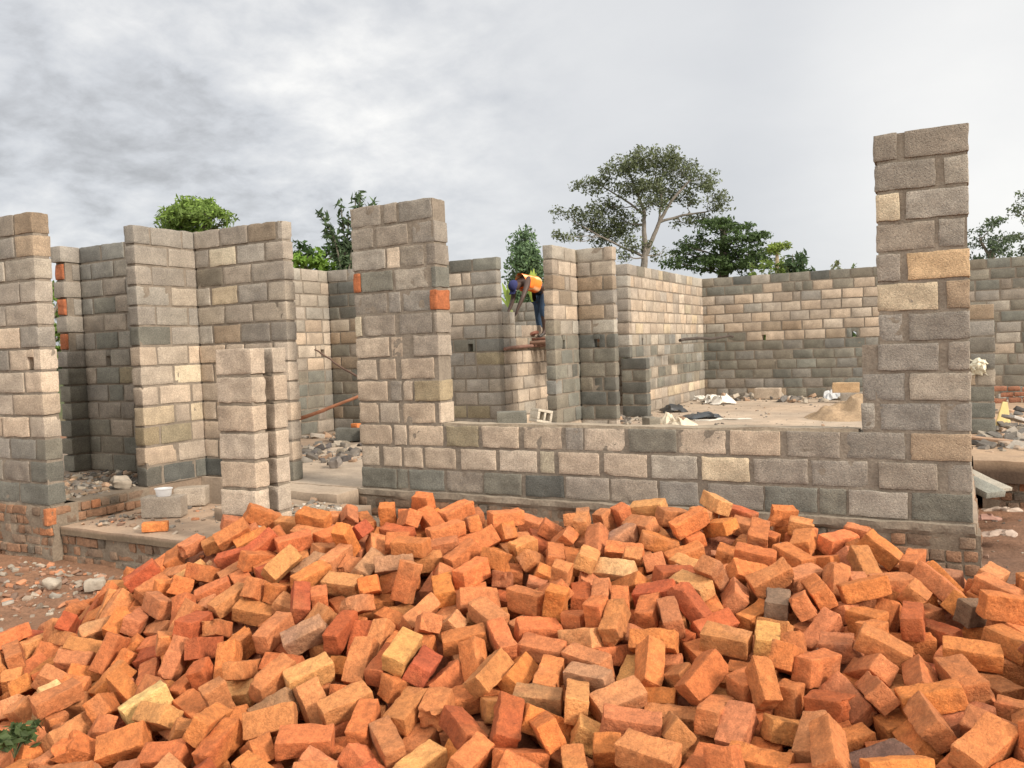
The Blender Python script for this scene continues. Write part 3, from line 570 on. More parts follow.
PILE = [
54,2909,61,839,198,-27,506,
-940,2622,-35,42,37,-112,992,
-658,3120,59,14,561,493,665,
-379,2772,27,724,-264,386,-508,
-102,3062,46,308,757,-526,-237,
-897,3154,37,127,554,-636,-522,
-2233,2362,-133,59,287,-949,-120,
-438,3136,12,993,4,-49,-105,
-3055,2177,-220,867,388,-24,311,
34,3602,110,993,115,16,24,
-2573,2248,-162,398,534,434,606,
-724,2953,-52,162,-661,724,107,
-1517,2682,-62,497,260,77,824,
-2,3388,83,832,126,5,-541,
-882,3467,85,23,38,-110,993,
-99,3225,58,981,5,-112,158,
-273,3526,120,193,-8,-980,-57,
-1193,2987,-38,872,234,5,429,
-2444,2395,-104,296,-100,495,-811,
-3724,2323,-203,796,99,-53,595,
-1072,2812,-44,200,61,-619,-757,
161,3912,215,703,-682,-68,190,
-2231,2604,-81,127,-857,-498,-41,
-1869,2728,-81,772,96,95,-621,
-1142,3225,22,638,-58,-501,582,
-502,3348,68,586,-604,-330,429,
-1684,2630,-96,254,132,112,952,
-1750,2945,-5,616,300,-142,-714,
-1358,3400,124,360,655,-391,-538,
-2130,2870,58,617,204,40,759,
-1976,2678,-92,673,101,-81,728,
-1498,2906,-59,984,103,36,140,
-2092,2544,-113,330,465,507,647,
-1930,2485,-137,747,-579,270,-182,
-2639,2617,-47,411,494,-365,-674,
-2706,2898,41,409,829,200,324,
-2509,2696,-40,453,738,349,359,
-387,3991,211,194,131,-75,-969,
-3229,2103,-258,388,-355,-17,-851,
-1551,2456,-109,600,-364,-396,593,
-2678,2288,-114,463,-341,-392,718,
-281,3247,42,563,174,368,719,
-2342,2846,-8,709,242,334,-572,
-2775,2157,-211,156,33,237,-958,
-796,3999,212,98,319,-454,-826,
-2479,3397,190,595,475,-379,526,
-600,2767,-73,608,794,-18,-6,
-2907,2895,32,384,543,464,585,
-317,3452,39,472,-8,456,754,
-1755,2433,-165,579,60,115,-805,
-816,3012,-42,504,-523,-451,518,
-1343,3066,-15,60,25,619,783,
-1098,3703,141,204,334,47,919,
-1348,2680,-64,692,-551,119,-451,
-540,3044,-65,83,307,-940,120,
-1859,3518,126,666,735,-64,-110,
-2569,2986,50,493,592,-366,-522,
-1875,3038,-7,722,466,152,-489,
-3007,2310,-153,92,-58,362,926,
-449,3588,72,996,78,6,45,
-1635,3225,18,114,-989,-59,70,
174,3742,122,414,48,8,909,
-2051,2902,-7,208,784,-568,-137,
-2393,2593,-112,167,456,-213,848,
-3193,2400,-169,650,-496,-500,286,
-1661,3046,-34,247,685,-605,-322,
-183,3861,134,468,535,-493,-501,
-2229,3622,198,386,484,-520,-589,
-1329,2902,-34,641,535,-370,-406,
-1325,4471,353,553,729,133,381,
-133,3052,-39,765,-304,242,-514,
-1812,3180,50,160,357,574,719,
-364,4566,257,71,334,-71,937,
-454,2913,-24,346,611,-492,-515,
-3082,2615,-104,742,-20,610,278,
-242,2830,-22,948,29,-120,292,
-3348,2693,-90,77,695,362,616,
-138,3379,59,584,316,267,698,
-3720,2165,-325,66,-46,693,717,
-1282,3625,110,753,146,-5,-642,
-3234,3306,224,629,438,79,637,
-1118,2711,-128,407,525,697,-270,
-925,2885,-72,535,101,395,740,
-180,2748,-5,780,573,150,203,
-743,3850,150,103,-656,-747,-30,
-1993,3153,38,946,133,-29,294,
-3212,3078,33,143,-136,133,-971,
-1173,3386,64,67,49,-305,-949,
-1715,3347,50,928,98,88,349,
-3927,2751,-174,101,737,255,618,
-537,3740,67,445,737,145,487,
-3450,2486,-185,216,129,-793,555,
-581,3978,178,419,731,-457,-286,
-2934,3113,113,86,436,647,620,
-1518,3055,-27,610,91,-54,785,
-1688,3480,122,481,621,-442,434,
-2862,3361,144,981,172,45,82,
-2620,3642,297,51,-6,32,-998,
-3302,2904,-6,76,751,-613,232,
-3391,3078,82,785,134,-144,587,
-374,3271,-14,407,0,-409,817,
-414,4353,216,450,277,-132,839,
-2838,2490,-137,19,697,-262,668,
-1394,3175,7,610,774,-124,-112,
-677,2648,-85,527,278,-480,645,
-1147,3557,117,402,-342,-689,497,
-1580,3986,181,942,331,-30,-49,
-1060,3926,233,708,-106,357,600,
-1497,3337,50,112,983,-108,99,
-579,3185,-15,40,-697,102,709,
-1192,2807,-122,307,-34,-623,-719,
-952,3929,132,239,554,714,356,
-1965,3328,97,239,81,-92,963,
-614,3329,98,610,418,604,297,
-3023,2713,-74,778,307,319,-446,
-2626,3192,114,690,55,-184,-698,
-733,3212,21,881,97,-40,461,
97,3074,36,183,44,-249,950,
-2895,2682,-68,162,549,819,-41,
-929,4276,241,990,97,86,48,
-526,4140,181,500,514,-79,-693,
-4164,2713,-234,56,-228,873,-428,
-1140,3864,180,254,-11,-170,952,
-2186,3802,231,809,582,66,-50,
-3928,3059,-3,612,-777,136,-47,
-105,4309,178,909,-176,283,-250,
74,4061,137,326,207,-598,-703,
-329,3706,109,164,120,671,713,
-185,4104,173,147,600,-731,-289,
-2300,3463,148,882,124,67,-450,
-2106,2826,-77,565,541,547,297,
-2096,3456,117,335,-234,384,-828,
-579,4656,257,459,-49,99,-881,
-3932,3622,272,64,-452,799,393,
-2384,3774,234,353,488,-452,-658,
-2433,2309,-191,340,-38,653,675,
-1946,2359,-182,948,-217,183,-146,
-3456,2202,-266,681,246,-167,-669,
-3008,2502,-196,138,41,-195,970,
-3415,2340,-198,473,60,491,729,
-725,3526,85,643,53,14,764,
-751,4335,237,316,98,-54,942,
99,3524,12,24,-898,439,-12,
-994,3048,-113,36,41,-613,-788,
-3414,3602,270,898,135,-28,419,
-3942,3221,56,518,313,-674,-424,
-2170,3129,89,253,886,-361,144,
-3514,3885,342,58,-88,131,-986,
-204,3203,-54,950,36,-74,303,
-3289,2234,-247,845,340,-390,133,
-2315,3266,76,211,739,536,349,
-1456,3439,102,97,-715,-66,690,
-1175,4555,315,934,63,-136,-326,
-1464,4359,249,967,12,148,206,
-1300,3781,148,144,-983,-13,-110,
-4004,2985,-78,151,843,-509,-84,
-4481,3382,25,233,-415,863,171,
-933,4136,188,863,285,286,304,
-350,3812,120,163,139,636,741,
152,4366,151,141,-225,-964,-16,
-1257,4777,408,386,134,110,906,
-1177,2542,-120,544,649,-332,-415,
-630,3850,150,595,267,441,617,
-2708,4255,364,537,74,120,-832,
-1771,4194,268,128,-629,-677,-360,
-787,4739,308,990,82,93,63,
-3250,2776,-53,314,-562,-521,561,
-2225,2870,-13,675,108,-73,726,
-2626,3996,304,444,74,30,-892,
-890,4820,351,141,-254,743,-603,
-3428,2871,12,576,15,76,814,
-4320,3643,166,639,40,125,-758,
-96,3960,48,627,713,-235,-207,
-1402,2571,-141,958,-183,0,220,
-1108,3130,-83,64,69,-457,-884,
-3914,3358,98,517,-856,-6,19,
-2128,4014,245,416,380,-494,-662,
-3032,3309,172,408,451,-468,-641,
-3916,3860,332,148,-498,599,-610,
-4102,2928,-93,517,387,-6,764,
-2982,4303,402,10,10,598,801,
-371,3045,-88,178,296,-618,-706,
-2556,2525,-138,878,363,-163,267,
-962,4534,302,640,165,-50,749,
-2386,4287,342,905,3,-1,426,
-3546,3444,184,566,-547,-321,527,
-1730,3967,231,589,138,163,780,
-3077,3650,297,341,670,-588,299,
-3993,2354,-363,568,195,-792,-112,
-1420,2806,-107,100,-335,468,-811,
-2629,3506,228,223,105,-260,-934,
-1800,2936,-114,299,17,131,-945,
-4696,2703,-282,155,181,582,777,
-988,3661,58,381,255,-372,-807,
-686,4176,186,121,-881,-456,28,
-2384,3030,7,213,612,266,713,
-738,4552,268,693,118,-8,-712,
-786,2726,-104,731,53,-10,680,
-1967,2944,-84,245,595,-606,-468,
-843,3843,67,403,410,-491,-654,
-1778,3728,175,398,444,655,-464,
-1309,4319,206,941,119,-103,300,
-3597,3522,244,217,466,-317,-797,
-215,4567,192,423,481,-518,-567,
-2133,3261,44,9,-348,-144,926,
-4178,2786,-192,320,10,-432,-844,
-2809,3508,211,745,-102,310,-582,
-1634,4681,369,1,-81,-144,986,
-2881,2615,-158,158,44,165,-973,
-2044,3963,184,556,-434,137,-695,
-3682,2579,-215,732,97,-295,606,
-1017,3220,-18,542,747,-386,-21,
-3115,2886,-58,431,601,366,565,
-3684,3239,42,194,365,-516,-750,
-3034,3515,220,402,563,478,542,
199,3294,15,49,-40,-714,698,
-5029,2870,-272,704,-54,-127,696,
-1689,4350,258,285,457,-522,-661,
-1611,4478,309,233,-86,-217,944,
-3167,3222,104,476,446,627,425,
-1582,3458,22,483,517,-517,482,
-1658,3706,109,832,8,53,-552,
-3386,4069,329,678,552,37,-484,
-1919,4354,336,363,474,496,630,
-1596,4169,231,429,896,110,39,
-1322,2478,-128,43,164,-473,865,
-3262,3174,108,644,347,-597,-328,
-4718,3040,-205,395,172,816,385,
-4263,2505,-302,892,94,-247,-366,
-4408,3148,-103,593,-390,-691,135,
-4228,2909,-133,478,291,-324,-763,
-1258,3976,184,380,-95,33,-920,
-3830,3528,152,539,807,93,224,
-2285,2173,-198,573,812,10,-111,
-299,4257,159,232,180,-623,-725,
-2382,3599,174,895,150,300,295,
-3869,2494,-243,127,243,-952,-137,
-2397,4005,255,472,-71,517,-711,
-2879,3194,115,212,361,601,681,
-2940,3529,184,703,94,288,-644,
-1659,2832,-94,435,-127,104,885,
-1885,2608,-200,730,84,101,-671,
-1475,4638,336,409,225,-611,-639,
-1365,3346,-15,831,-149,-6,535,
-2795,4117,317,937,125,261,-197,
-2107,4381,246,933,-1,291,214,
-2824,3795,266,936,231,104,244,
-3538,2687,-205,365,-3,-221,904,
-2640,3300,177,428,-191,10,883,
-2478,3021,-5,566,316,-275,710,
-1097,4371,207,700,-7,141,-700,
-2773,3039,38,527,285,234,-766,
-1475,3904,126,862,-417,-137,-253,
-3126,4122,314,401,-531,319,675,
-2334,4163,276,694,615,-367,-74,
-728,3706,58,874,473,-66,-94,
-2107,3728,143,817,-123,-106,-554,
-1953,4046,204,856,-33,118,-503,
123,3694,26,692,718,53,41,
-309,3946,82,787,228,-255,513,
-3701,3035,-18,273,-444,-764,-380,
-2062,2210,-168,855,382,205,284,
-1546,3723,126,482,662,-379,-432,
-2914,4044,347,197,-284,-476,809,
-3483,2821,-73,256,-397,642,-603,
-591,3477,42,229,775,-177,-562,
-1994,4220,235,909,188,-361,-88,
-3832,2996,-119,46,-86,-230,968,
-2103,2316,-211,613,722,304,-104,
-2478,3266,8,617,778,-38,-111,
-1870,4580,260,663,14,-722,-196,
-4564,2617,-393,836,-155,-432,-301,
-4032,2530,-266,50,398,-714,573,
-14,4164,128,455,606,632,163,
-1536,4103,195,311,767,-475,299,
-2544,3821,246,577,773,162,207,
-2767,2800,-83,85,-29,308,-947,
-498,4806,270,658,747,54,-76,
127,4609,153,776,154,147,594,
-203,3818,28,655,744,71,113,
-3555,2938,-12,723,-208,-623,215,
-3009,3140,52,226,114,-961,-111,
-1768,4630,290,731,-224,540,353,
-2782,2316,-196,613,656,426,109,
-3555,1924,-320,287,372,628,620,
-4184,2374,-354,810,509,48,286,
-3138,3421,188,142,-719,-674,-95,
-3518,2121,-358,720,331,450,411,
-1238,3269,-66,421,506,452,602,
-1954,3814,89,636,738,223,16,
-3804,2749,-186,341,-819,265,-377,
-1418,4139,192,13,804,-548,233,
-3709,2301,-309,147,74,652,740,
-2913,3921,282,603,796,56,-7,
-4158,3709,188,408,136,169,-887,
-4950,2978,-350,458,457,539,539,
-4272,3298,-14,683,-122,315,-648,
-1106,3360,-37,23,68,-612,-788,
-3342,2070,-307,475,549,-472,-500,
-4670,2992,-282,342,939,-36,25,
-2555,4197,311,419,197,608,645,
-170,4098,59,617,688,239,300,
-2210,3045,13,62,-7,132,-989,
-2582,3480,151,101,-124,842,516,
6,3201,-14,666,638,184,340,
-967,3432,-13,226,314,570,725,
-3818,3673,225,293,378,-399,-782,
-4048,2701,-298,773,-426,-27,469,
-1246,4162,176,164,-191,-784,568,
-4664,2770,-380,160,749,-569,-298,
-1430,3663,120,542,610,-374,-442,
-3099,3786,306,157,-258,-166,939,
-3274,3775,281,122,-793,-596,-20,
-3646,2817,-167,963,198,-119,142,
-3716,3900,278,604,795,53,17,
-1146,4864,318,77,-108,-644,-754,
-4717,2931,-351,51,-83,419,-903,
-2974,1862,-206,131,200,-674,-699,
-2361,4505,270,135,25,-989,-57,
-2422,2890,-73,122,40,-344,-930,
-5188,3426,-298,543,44,269,794,
-3766,2461,-323,222,787,-434,379,
-1699,3921,108,184,-133,-554,-801,
-90,4414,149,818,396,111,-401,
-3282,2466,-193,344,-488,719,356,
-97,4642,112,109,-21,-55,992,
-3181,2636,-163,417,558,361,620,
-4472,3630,72,287,-878,384,-5,
-1275,2695,-190,624,761,-108,-140,
-1141,3571,18,586,784,-148,-138,
-2204,2436,-223,572,772,186,206,
-1908,3922,115,509,801,307,-72,
-2673,2443,-204,249,342,529,736,
-2455,3345,26,47,104,604,789,
-417,4145,159,568,592,-344,-457,
-2658,3368,46,588,761,202,184,
-3926,2864,-215,50,468,-462,-752,
-954,4659,237,13,-148,-646,-749,
-3568,3343,88,270,15,-204,941,
179,2816,-4,952,10,7,-304,
-641,4420,183,219,61,716,660,
-3706,3407,103,153,-856,-474,-138,
-1330,4512,262,428,-1,-163,889,
-1862,4081,179,503,122,31,855,
-2571,3690,207,934,128,30,332,
-2338,2737,-119,224,969,100,16,
-2636,2967,-52,614,788,20,-41,
-3218,3676,204,482,320,-554,-599,
-4868,3055,-310,848,-161,488,-133,
-2814,2015,-285,46,737,183,-649,
-1062,4769,272,988,90,118,33,
-4507,3172,-122,690,10,626,-363,
-2659,2022,-219,757,-274,251,-537,
-1057,3850,92,496,56,-131,856,
-3297,4119,280,609,720,-164,-290,
-1028,4548,225,131,120,-74,981,
-3868,2373,-278,858,42,-512,-15,
-2953,3779,212,878,-51,344,-328,
-4264,3456,26,252,-960,-17,-122,
-1723,2727,-174,990,132,12,53,
-5020,3723,-131,20,779,559,-282,
-2252,2568,-184,397,480,-461,-632,
-4607,3300,-116,357,-486,51,-796,
-2454,3608,96,378,507,468,618,
-1759,3601,142,41,318,792,-519,
-3714,2896,-143,961,205,-121,141,
-493,4456,180,26,-562,-592,-577,
-4044,3219,30,589,-548,-305,510,
-681,2968,-138,982,125,-11,-140,
-4039,3772,288,879,29,159,449,
-2174,3878,135,177,-65,100,-977,
-1999,3621,59,6,-70,96,-993,
-206,3396,-22,476,566,-468,-483,
-229,3690,12,92,136,-649,-743,
76,4081,44,532,-70,88,-839,
-758,3398,-31,52,35,-620,-782,
-3500,3820,247,546,835,63,-14,
222,3187,58,946,13,-325,0,
182,3908,119,464,76,42,882,
-4654,3205,-205,100,192,314,-924,
241,3019,97,17,515,-854,73,
-4757,2629,-321,224,42,-268,936,
12,2953,-29,616,586,237,471,
-3417,1914,-330,777,37,-14,-629,
-1256,3477,23,390,914,26,-105,
-2136,4696,262,134,555,820,-26,
-738,3958,76,611,-550,465,-329,
-1862,2202,-158,288,-839,-461,-34,
-3320,3356,180,824,133,-54,548,
-2218,3420,40,455,610,394,515,
-508,3974,90,264,-151,8,953,
248,2963,7,118,114,-689,-706,
-2566,2124,-254,571,766,-209,210,
-2775,3254,31,606,750,-128,-234,
-582,3844,42,543,672,348,364,
-4534,3572,20,289,-876,387,-13,
-850,2918,-155,673,76,101,-729,
-2490,1995,-200,928,-289,233,3,
-4465,2733,-354,802,139,40,-579,
-4658,3376,-79,74,295,-930,-208,
-3603,3095,-22,795,240,64,-554,
-1641,2566,-198,930,-205,155,-263,
-4828,3326,-201,705,412,31,-576,
-1840,3469,14,380,-428,658,-490,
-47,3696,24,546,563,388,485,
-3670,3652,248,34,-909,-316,-269,
-2358,2240,-274,307,382,-512,-705,
-3933,2162,-358,978,-204,3,46,
-2188,4319,196,423,182,75,884,
-1310,4682,348,778,64,162,604,
-2885,4065,224,768,127,-72,623,
-2889,2917,-57,55,35,-137,988,
-223,2963,-86,779,118,-35,-615,
-3930,3741,237,168,344,-515,-767,
-2681,4330,299,392,53,131,-909,
-833,4101,108,258,-45,114,-958,
97,4638,78,489,-165,134,-846,
-3387,2401,-317,927,260,-70,-262,
110,4374,69,673,710,-10,-207,
-257,4168,108,189,909,340,-147,
-2136,2664,-174,496,87,-98,859,
-1889,4329,236,612,81,-93,781,
-4076,2293,-438,266,232,653,670,
-676,3132,-92,386,502,-489,-600,
229,4124,143,91,-835,536,88,
-3571,4048,298,166,111,-607,-769,
-455,4653,199,440,323,-780,-306,
-2245,4222,214,643,653,-165,-365,
-404,3419,-38,252,6,-80,964,
181,4518,82,789,278,13,548,
-3088,3826,193,488,549,-393,-552,
-2476,4074,229,258,299,-556,-732,
-2228,3579,86,582,774,156,195,
-3534,2287,-334,423,-468,297,-717,
-3456,3467,141,658,-478,-448,372,
-4090,3413,46,204,-394,877,185,
-3007,2388,-227,266,952,-143,-49,
-4723,4203,-152,765,-42,-300,-568,
-174,4355,85,543,625,-392,-401,
-1981,2472,-232,127,-980,150,41,
-124,5474,-310,856,456,-217,-112,
-814,3505,-5,27,90,624,776,
-4206,2587,-308,570,661,-486,-41,
-2227,4073,179,945,52,109,-303,
-3377,3613,176,216,332,566,723,
-5114,3093,-364,67,18,-84,-994,
-446,2642,-48,490,-522,363,-597,
-5014,3406,-307,328,-824,325,-328,
-484,2910,-134,982,115,-43,-143,
-381,4544,118,47,-54,-665,-744,
-2444,4322,262,265,-70,104,-956,
-4409,2372,-374,128,3,-2,-992,
-5160,3210,-366,45,-45,-706,706,
-1542,4051,120,17,-68,435,898,
-1527,4519,242,522,749,-297,-280,
-1560,4325,173,873,155,0,-462,
-3435,3122,7,974,188,-58,117,
-1167,3737,62,639,-450,474,-405,
-2495,2703,-140,728,85,112,-671,
321,4629,121,550,14,-5,835,
-2996,3029,-19,37,-63,-988,-135,
-2014,3162,-45,349,59,-123,927,
-2,3384,-8,993,57,-76,74,
-3086,4056,234,964,117,30,237,
-442,3635,-5,959,72,30,-273,
-659,4699,184,405,569,517,495,
300,4402,145,654,479,-397,-430,
-2632,2260,-264,107,132,579,797,
-5489,3593,-365,215,106,671,701,
-2022,3422,30,583,756,221,200,
-830,3192,-77,605,789,-61,-86,
-1057,4117,148,798,133,11,587,
-3326,2584,-214,194,-978,42,-63,
-4384,3234,-145,113,259,321,-904,
-3073,2286,-293,289,-22,-205,935,
-1292,2949,-147,823,84,57,-558,
-5135,4332,-242,287,275,892,-215,
-2419,2446,-210,571,750,-182,-280,
-1924,3312,-5,100,212,618,751,
-1517,3833,54,608,792,-40,22,
-4681,2550,-450,580,580,-404,-404,
-5250,3638,-300,116,739,-532,-397,
-82,3538,5,193,143,641,729,
-2910,2211,-292,572,757,140,283,
121,3863,36,393,473,585,529,
-909,4894,264,551,532,-354,-536,
-115,5320,-218,692,-211,-200,-660,
-88,5537,-352,456,-856,113,-217,
-3185,2421,-258,493,143,120,-850,
-1337,3653,16,572,40,-128,809,
303,3594,133,901,279,267,-199,
-1334,4042,131,182,325,-575,-729,
-795,4805,226,487,655,434,383,
-3331,3392,104,124,47,-131,982,
-4146,3073,-136,66,-876,448,168,
-2626,3109,-18,409,568,465,542,
-2654,4094,230,499,72,123,-855,
-4792,3873,-80,723,-277,-130,620,
-830,3606,10,40,48,-104,993,
-3036,2020,-299,927,244,-204,-198,
-5656,3881,-450,415,415,-573,-572,
-5072,2891,-364,648,66,-11,759,
-4393,2538,-398,230,609,727,218,
-1444,3068,-115,312,-1,114,-943,
-1614,4704,283,105,269,-589,-754,
-3461,5048,-335,37,-337,887,-314,
-2251,4638,209,930,-222,99,-277,
-3063,4228,304,667,538,-444,-260,
-3171,2240,-332,924,220,-53,-308,
-2322,3939,171,607,-12,125,-784,
-260,4747,119,648,16,49,-760,
-4915,4320,-308,607,58,-304,-732,
-836,3304,-50,616,785,51,35,
-4012,2916,-222,280,-398,846,216,
-4864,4318,-147,346,692,-405,-486,
-3557,3667,194,700,73,118,-700,
-1956,4307,140,490,530,-393,-570,
-1526,2924,-138,954,79,75,-278,
-3400,2794,-124,506,748,179,392,
-4560,3121,-275,920,382,79,33,
-3993,2465,-328,166,-966,-196,-20,
-4528,2929,-370,414,-735,-161,512,
-3896,3152,-35,109,-56,-57,991,
-2789,3158,1,248,74,-103,960,
-626,3580,-9,996,86,26,-31,
-2448,3144,-9,341,939,-7,-51,
-4755,3164,-322,312,129,-904,262,
-2852,3418,69,99,-37,120,-987,
-2005,2688,-174,751,82,101,-647,
-3324,3774,200,446,-2,123,-887,
-3254,3923,225,948,84,86,-293,
-4600,4490,-240,838,-323,5,441,
-2727,5124,-192,874,-321,76,357,
-2201,2924,-94,257,289,-555,-737,
-3085,5256,-278,742,-178,593,-258,
56,5264,-106,816,-496,-292,43,
-176,5168,-38,607,-41,564,559,
-6,5634,-216,652,-290,414,-565,
-4359,2853,-303,366,747,547,-97,
-4879,4164,-226,283,66,949,-120,
-1074,2932,-141,588,737,-206,-261,
-72,5095,-58,615,337,632,330,
-3467,3938,254,990,103,67,-69,
-1638,5382,-11,37,-513,792,-328,
-1846,3723,40,30,142,-54,988,
-1735,5371,-42,390,-336,329,-792,
-1711,4518,204,132,96,126,-978,
-2811,2168,-307,947,127,-69,286,
-1804,5148,48,514,-314,96,792,
-3056,3398,93,453,513,-425,-593,
-1684,3629,12,83,28,-654,-752,
-169,4525,97,82,-14,-53,995,
-4118,4405,-32,29,442,-836,324,
-3818,2092,-434,973,4,-29,231,
-3621,5194,-436,7,5,-304,-952,
-3156,5284,-371,726,236,501,409,
-2658,3818,151,987,140,-3,82,
-1796,4086,84,415,27,-110,903,
-3370,4965,-238,206,-47,851,481,
-2280,3724,120,463,71,-120,875,
-1822,5650,-208,677,192,-167,-690,
-1846,5312,-62,791,330,336,390,
-4948,4340,-233,714,6,-303,-631,
-863,2275,-201,772,110,29,626,
-128,2631,-99,606,734,-262,-161,
-900,2535,-138,648,756,96,-23,
-591,2422,-180,538,-119,137,-823,
-441,2454,-140,698,174,-8,-694,
-1798,1976,-279,986,151,17,-69,
506,2988,-3,632,683,279,236,
-2210,1816,-250,744,592,309,38,
-305,2501,-178,731,195,38,-653,
-1359,2209,-236,966,139,52,-210,
-1447,2040,-272,361,462,-484,-650,
-738,2468,-195,235,638,585,441,
-1770,2078,-243,32,-970,40,239,
-7,2724,-56,357,202,-109,-906,
-1050,2427,-168,310,571,-225,-726,
542,3234,88,204,173,-661,-701,
-1109,2122,-254,145,12,-531,835,
-2087,2086,-238,956,105,35,271,
-2438,1650,-255,495,-69,-55,-864,
-1222,2358,-238,479,155,-215,-837,
-1649,2313,-231,50,226,-64,-971,
-2902,1533,-301,783,81,33,-616,
-2103,1912,-315,542,512,-66,663,
-1558,2070,-276,364,-745,-492,264,
-2672,1622,-284,346,54,12,-937,
-2765,1760,-264,727,672,12,138,
-1446,2367,-219,484,393,-312,716,
-3348,1608,-322,18,22,33,-999,
-2194,1944,-203,15,956,-103,275,
425,3041,54,365,728,580,16,
276,3430,109,13,-801,-599,-2,
596,3814,114,168,-584,-393,690,
-1949,1868,-311,282,441,546,654,
499,4068,113,868,396,-190,-234,
-720,2215,-243,410,-35,141,-900,
-2591,1528,-314,425,-56,-260,-865,
-1136,2264,-295,947,144,-108,267,
-1854,1879,-339,19,-653,-347,673,
-1258,2043,-280,200,82,227,950,
-3010,1696,-304,17,-505,599,-621,
-276,2714,-134,905,20,-140,401,
-3348,1393,-418,598,797,-30,80,
-3168,1411,-408,419,400,576,577,
-4230,1991,-378,849,247,217,-413,
-958,2365,-247,624,-283,414,-600,
544,4630,137,186,253,-669,-674,
-4002,1730,-436,260,268,-669,-643,
-3746,1934,-326,598,593,357,404,
-536,2272,-233,163,818,378,403,
-3015,1492,-340,115,590,331,728,
-1788,2250,-292,505,659,-328,-451,
431,3770,67,120,-249,-653,-705,
-1341,2488,-250,632,80,-100,764,
-3246,1863,-304,74,-16,776,-627,
-2748,1362,-290,659,741,-116,-55,
388,3480,17,364,-363,616,-597,
366,3950,120,594,12,-6,805,
540,3432,95,197,228,667,682,
-2315,1756,-298,947,-166,105,-253,
-4382,1940,-395,237,335,276,869,
-3821,1638,-438,869,-9,-16,-495,
-2313,1510,-291,859,131,313,-384,
-3365,1546,-422,988,9,-9,157,
-3352,1724,-311,859,-495,36,128,
-2109,1694,-316,98,24,-747,-657,
463,3324,64,688,89,716,-71,
708,4554,135,635,-1,-16,773,
-2508,1764,-278,785,398,3,474,
-4368,2198,-361,452,111,356,-811,
-5194,2664,-366,507,507,493,493,
554,4158,127,243,170,668,682,
-3520,1404,-439,689,68,66,-718,
-568,2594,-197,839,521,-40,148,
-4826,2386,-366,346,346,-617,-617,
-3598,1625,-423,203,216,-682,-669,
-4157,2173,-385,501,-463,149,-716,
-4611,2026,-390,601,-386,-81,-695,
-2288,2106,-260,520,778,233,-265,
632,3712,58,438,147,-677,-573,
-2348,1959,-273,761,34,5,648,
-420,2456,-222,684,-10,-174,708,
-1516,2251,-309,950,115,58,-285,
-4834,2147,-406,587,614,501,166,
-1909,2122,-284,848,4,198,491,
-474,2754,-165,912,138,-35,-385,
-5128,2373,-403,392,856,-171,-291,
641,4277,135,482,-477,-529,510,
-4630,2206,-402,52,236,-229,-943,
-944,2152,-302,545,650,-322,-420,
-4202,1674,-453,787,15,-20,617,
-4508,1846,-449,117,119,-697,-697,
-5311,2352,-360,300,-57,-71,949,
-3527,1709,-332,768,-7,45,639,
-5083,2192,-422,949,238,-54,199,
-4296,1803,-454,966,3,-19,256,
-2589,1819,-303,189,-793,461,350,
-842,2466,-260,680,30,112,-724,
703,4144,33,686,705,-130,-128,
-5547,2628,-390,241,326,97,909,
-1503,2467,-243,164,189,-585,-771,
-2546,1975,-278,422,742,-520,-30,
-3114,1650,-338,386,-106,-690,-603,
446,4464,72,267,33,-442,-855,
-1645,2064,-358,620,89,115,-771,
-5398,2278,-458,645,0,0,764,
571,3208,-6,627,36,2,778,
-2784,1895,-278,12,172,-271,-947,
-4954,2077,-458,841,0,0,-541,
-5926,2646,-380,240,216,85,943,
-5831,2526,-450,345,345,-617,-617,
-2098,1602,-304,91,978,81,-169,
598,3541,55,926,92,304,-205,
-4106,1828,-449,392,-16,11,920,
-342,2847,-126,582,124,15,-804,
1223,3903,-324,287,335,15,897,
1232,3506,-408,369,-242,198,-875,
-5753,2918,-408,810,-558,167,65,
-4631,2395,-392,390,912,114,-53,
-5506,2413,-406,731,128,-329,-584,
694,4316,38,296,313,-632,-644,
800,4708,50,54,35,693,718,
-5641,2331,-458,177,0,0,-984,
733,4549,44,203,192,668,689,
-6304,2719,-458,0,-435,900,0,
-3025,1874,-301,997,31,-41,-60,
350,4238,87,393,240,-798,-389,
-5497,2899,-400,24,-206,-907,-367,
969,4156,-69,290,330,17,898,
-6040,2566,-458,998,0,0,64,
-1074,2526,-226,627,764,104,109,
-2839,1488,-393,54,-43,-46,997,
1089,4198,-61,291,358,-502,732,
1325,3832,-412,226,429,-844,-228,
-4854,2606,-406,524,784,-332,-9,
1354,3709,-430,422,787,410,185,
-5736,2764,-402,714,-365,29,-596,
-5029,2588,-416,201,750,628,-62,
-2392,1654,-352,686,556,-337,-327,
24,2380,-203,359,-841,404,-10,
485,3917,27,302,307,-632,-645,
1492,4352,-436,762,255,189,564,
-634,2406,-263,613,531,-274,-517,
-3912,1941,-442,7,26,13,-1000,
323,3138,2,703,13,-4,711,
-5589,2776,-458,871,0,0,491,
-1726,2466,-244,975,123,42,-181,
1651,4778,-436,174,-554,-787,210,
-4711,1990,-450,667,667,-235,-235,
-2178,2027,-342,135,124,-589,-787,
-4273,2066,-447,698,701,97,113,
664,3961,19,741,10,13,-672,
-2004,1992,-369,685,134,-72,713,
-1972,2254,-294,479,54,132,-866,
1678,3771,-458,235,0,0,972,
1547,5379,-458,0,-500,-866,0,
-665,2774,-178,378,551,-480,-568,
-2978,1615,-387,673,714,97,166,
-1033,2670,-198,572,720,264,292,
-1893,1728,-341,915,75,297,261,
-826,2694,-202,40,77,621,779,
-5765,1898,-450,143,143,-692,-692,
1325,5317,-406,87,-272,-65,-956,
1026,5186,-175,539,-22,251,804,
-3665,1709,-425,686,702,128,139,
459,3633,12,970,11,11,-243,
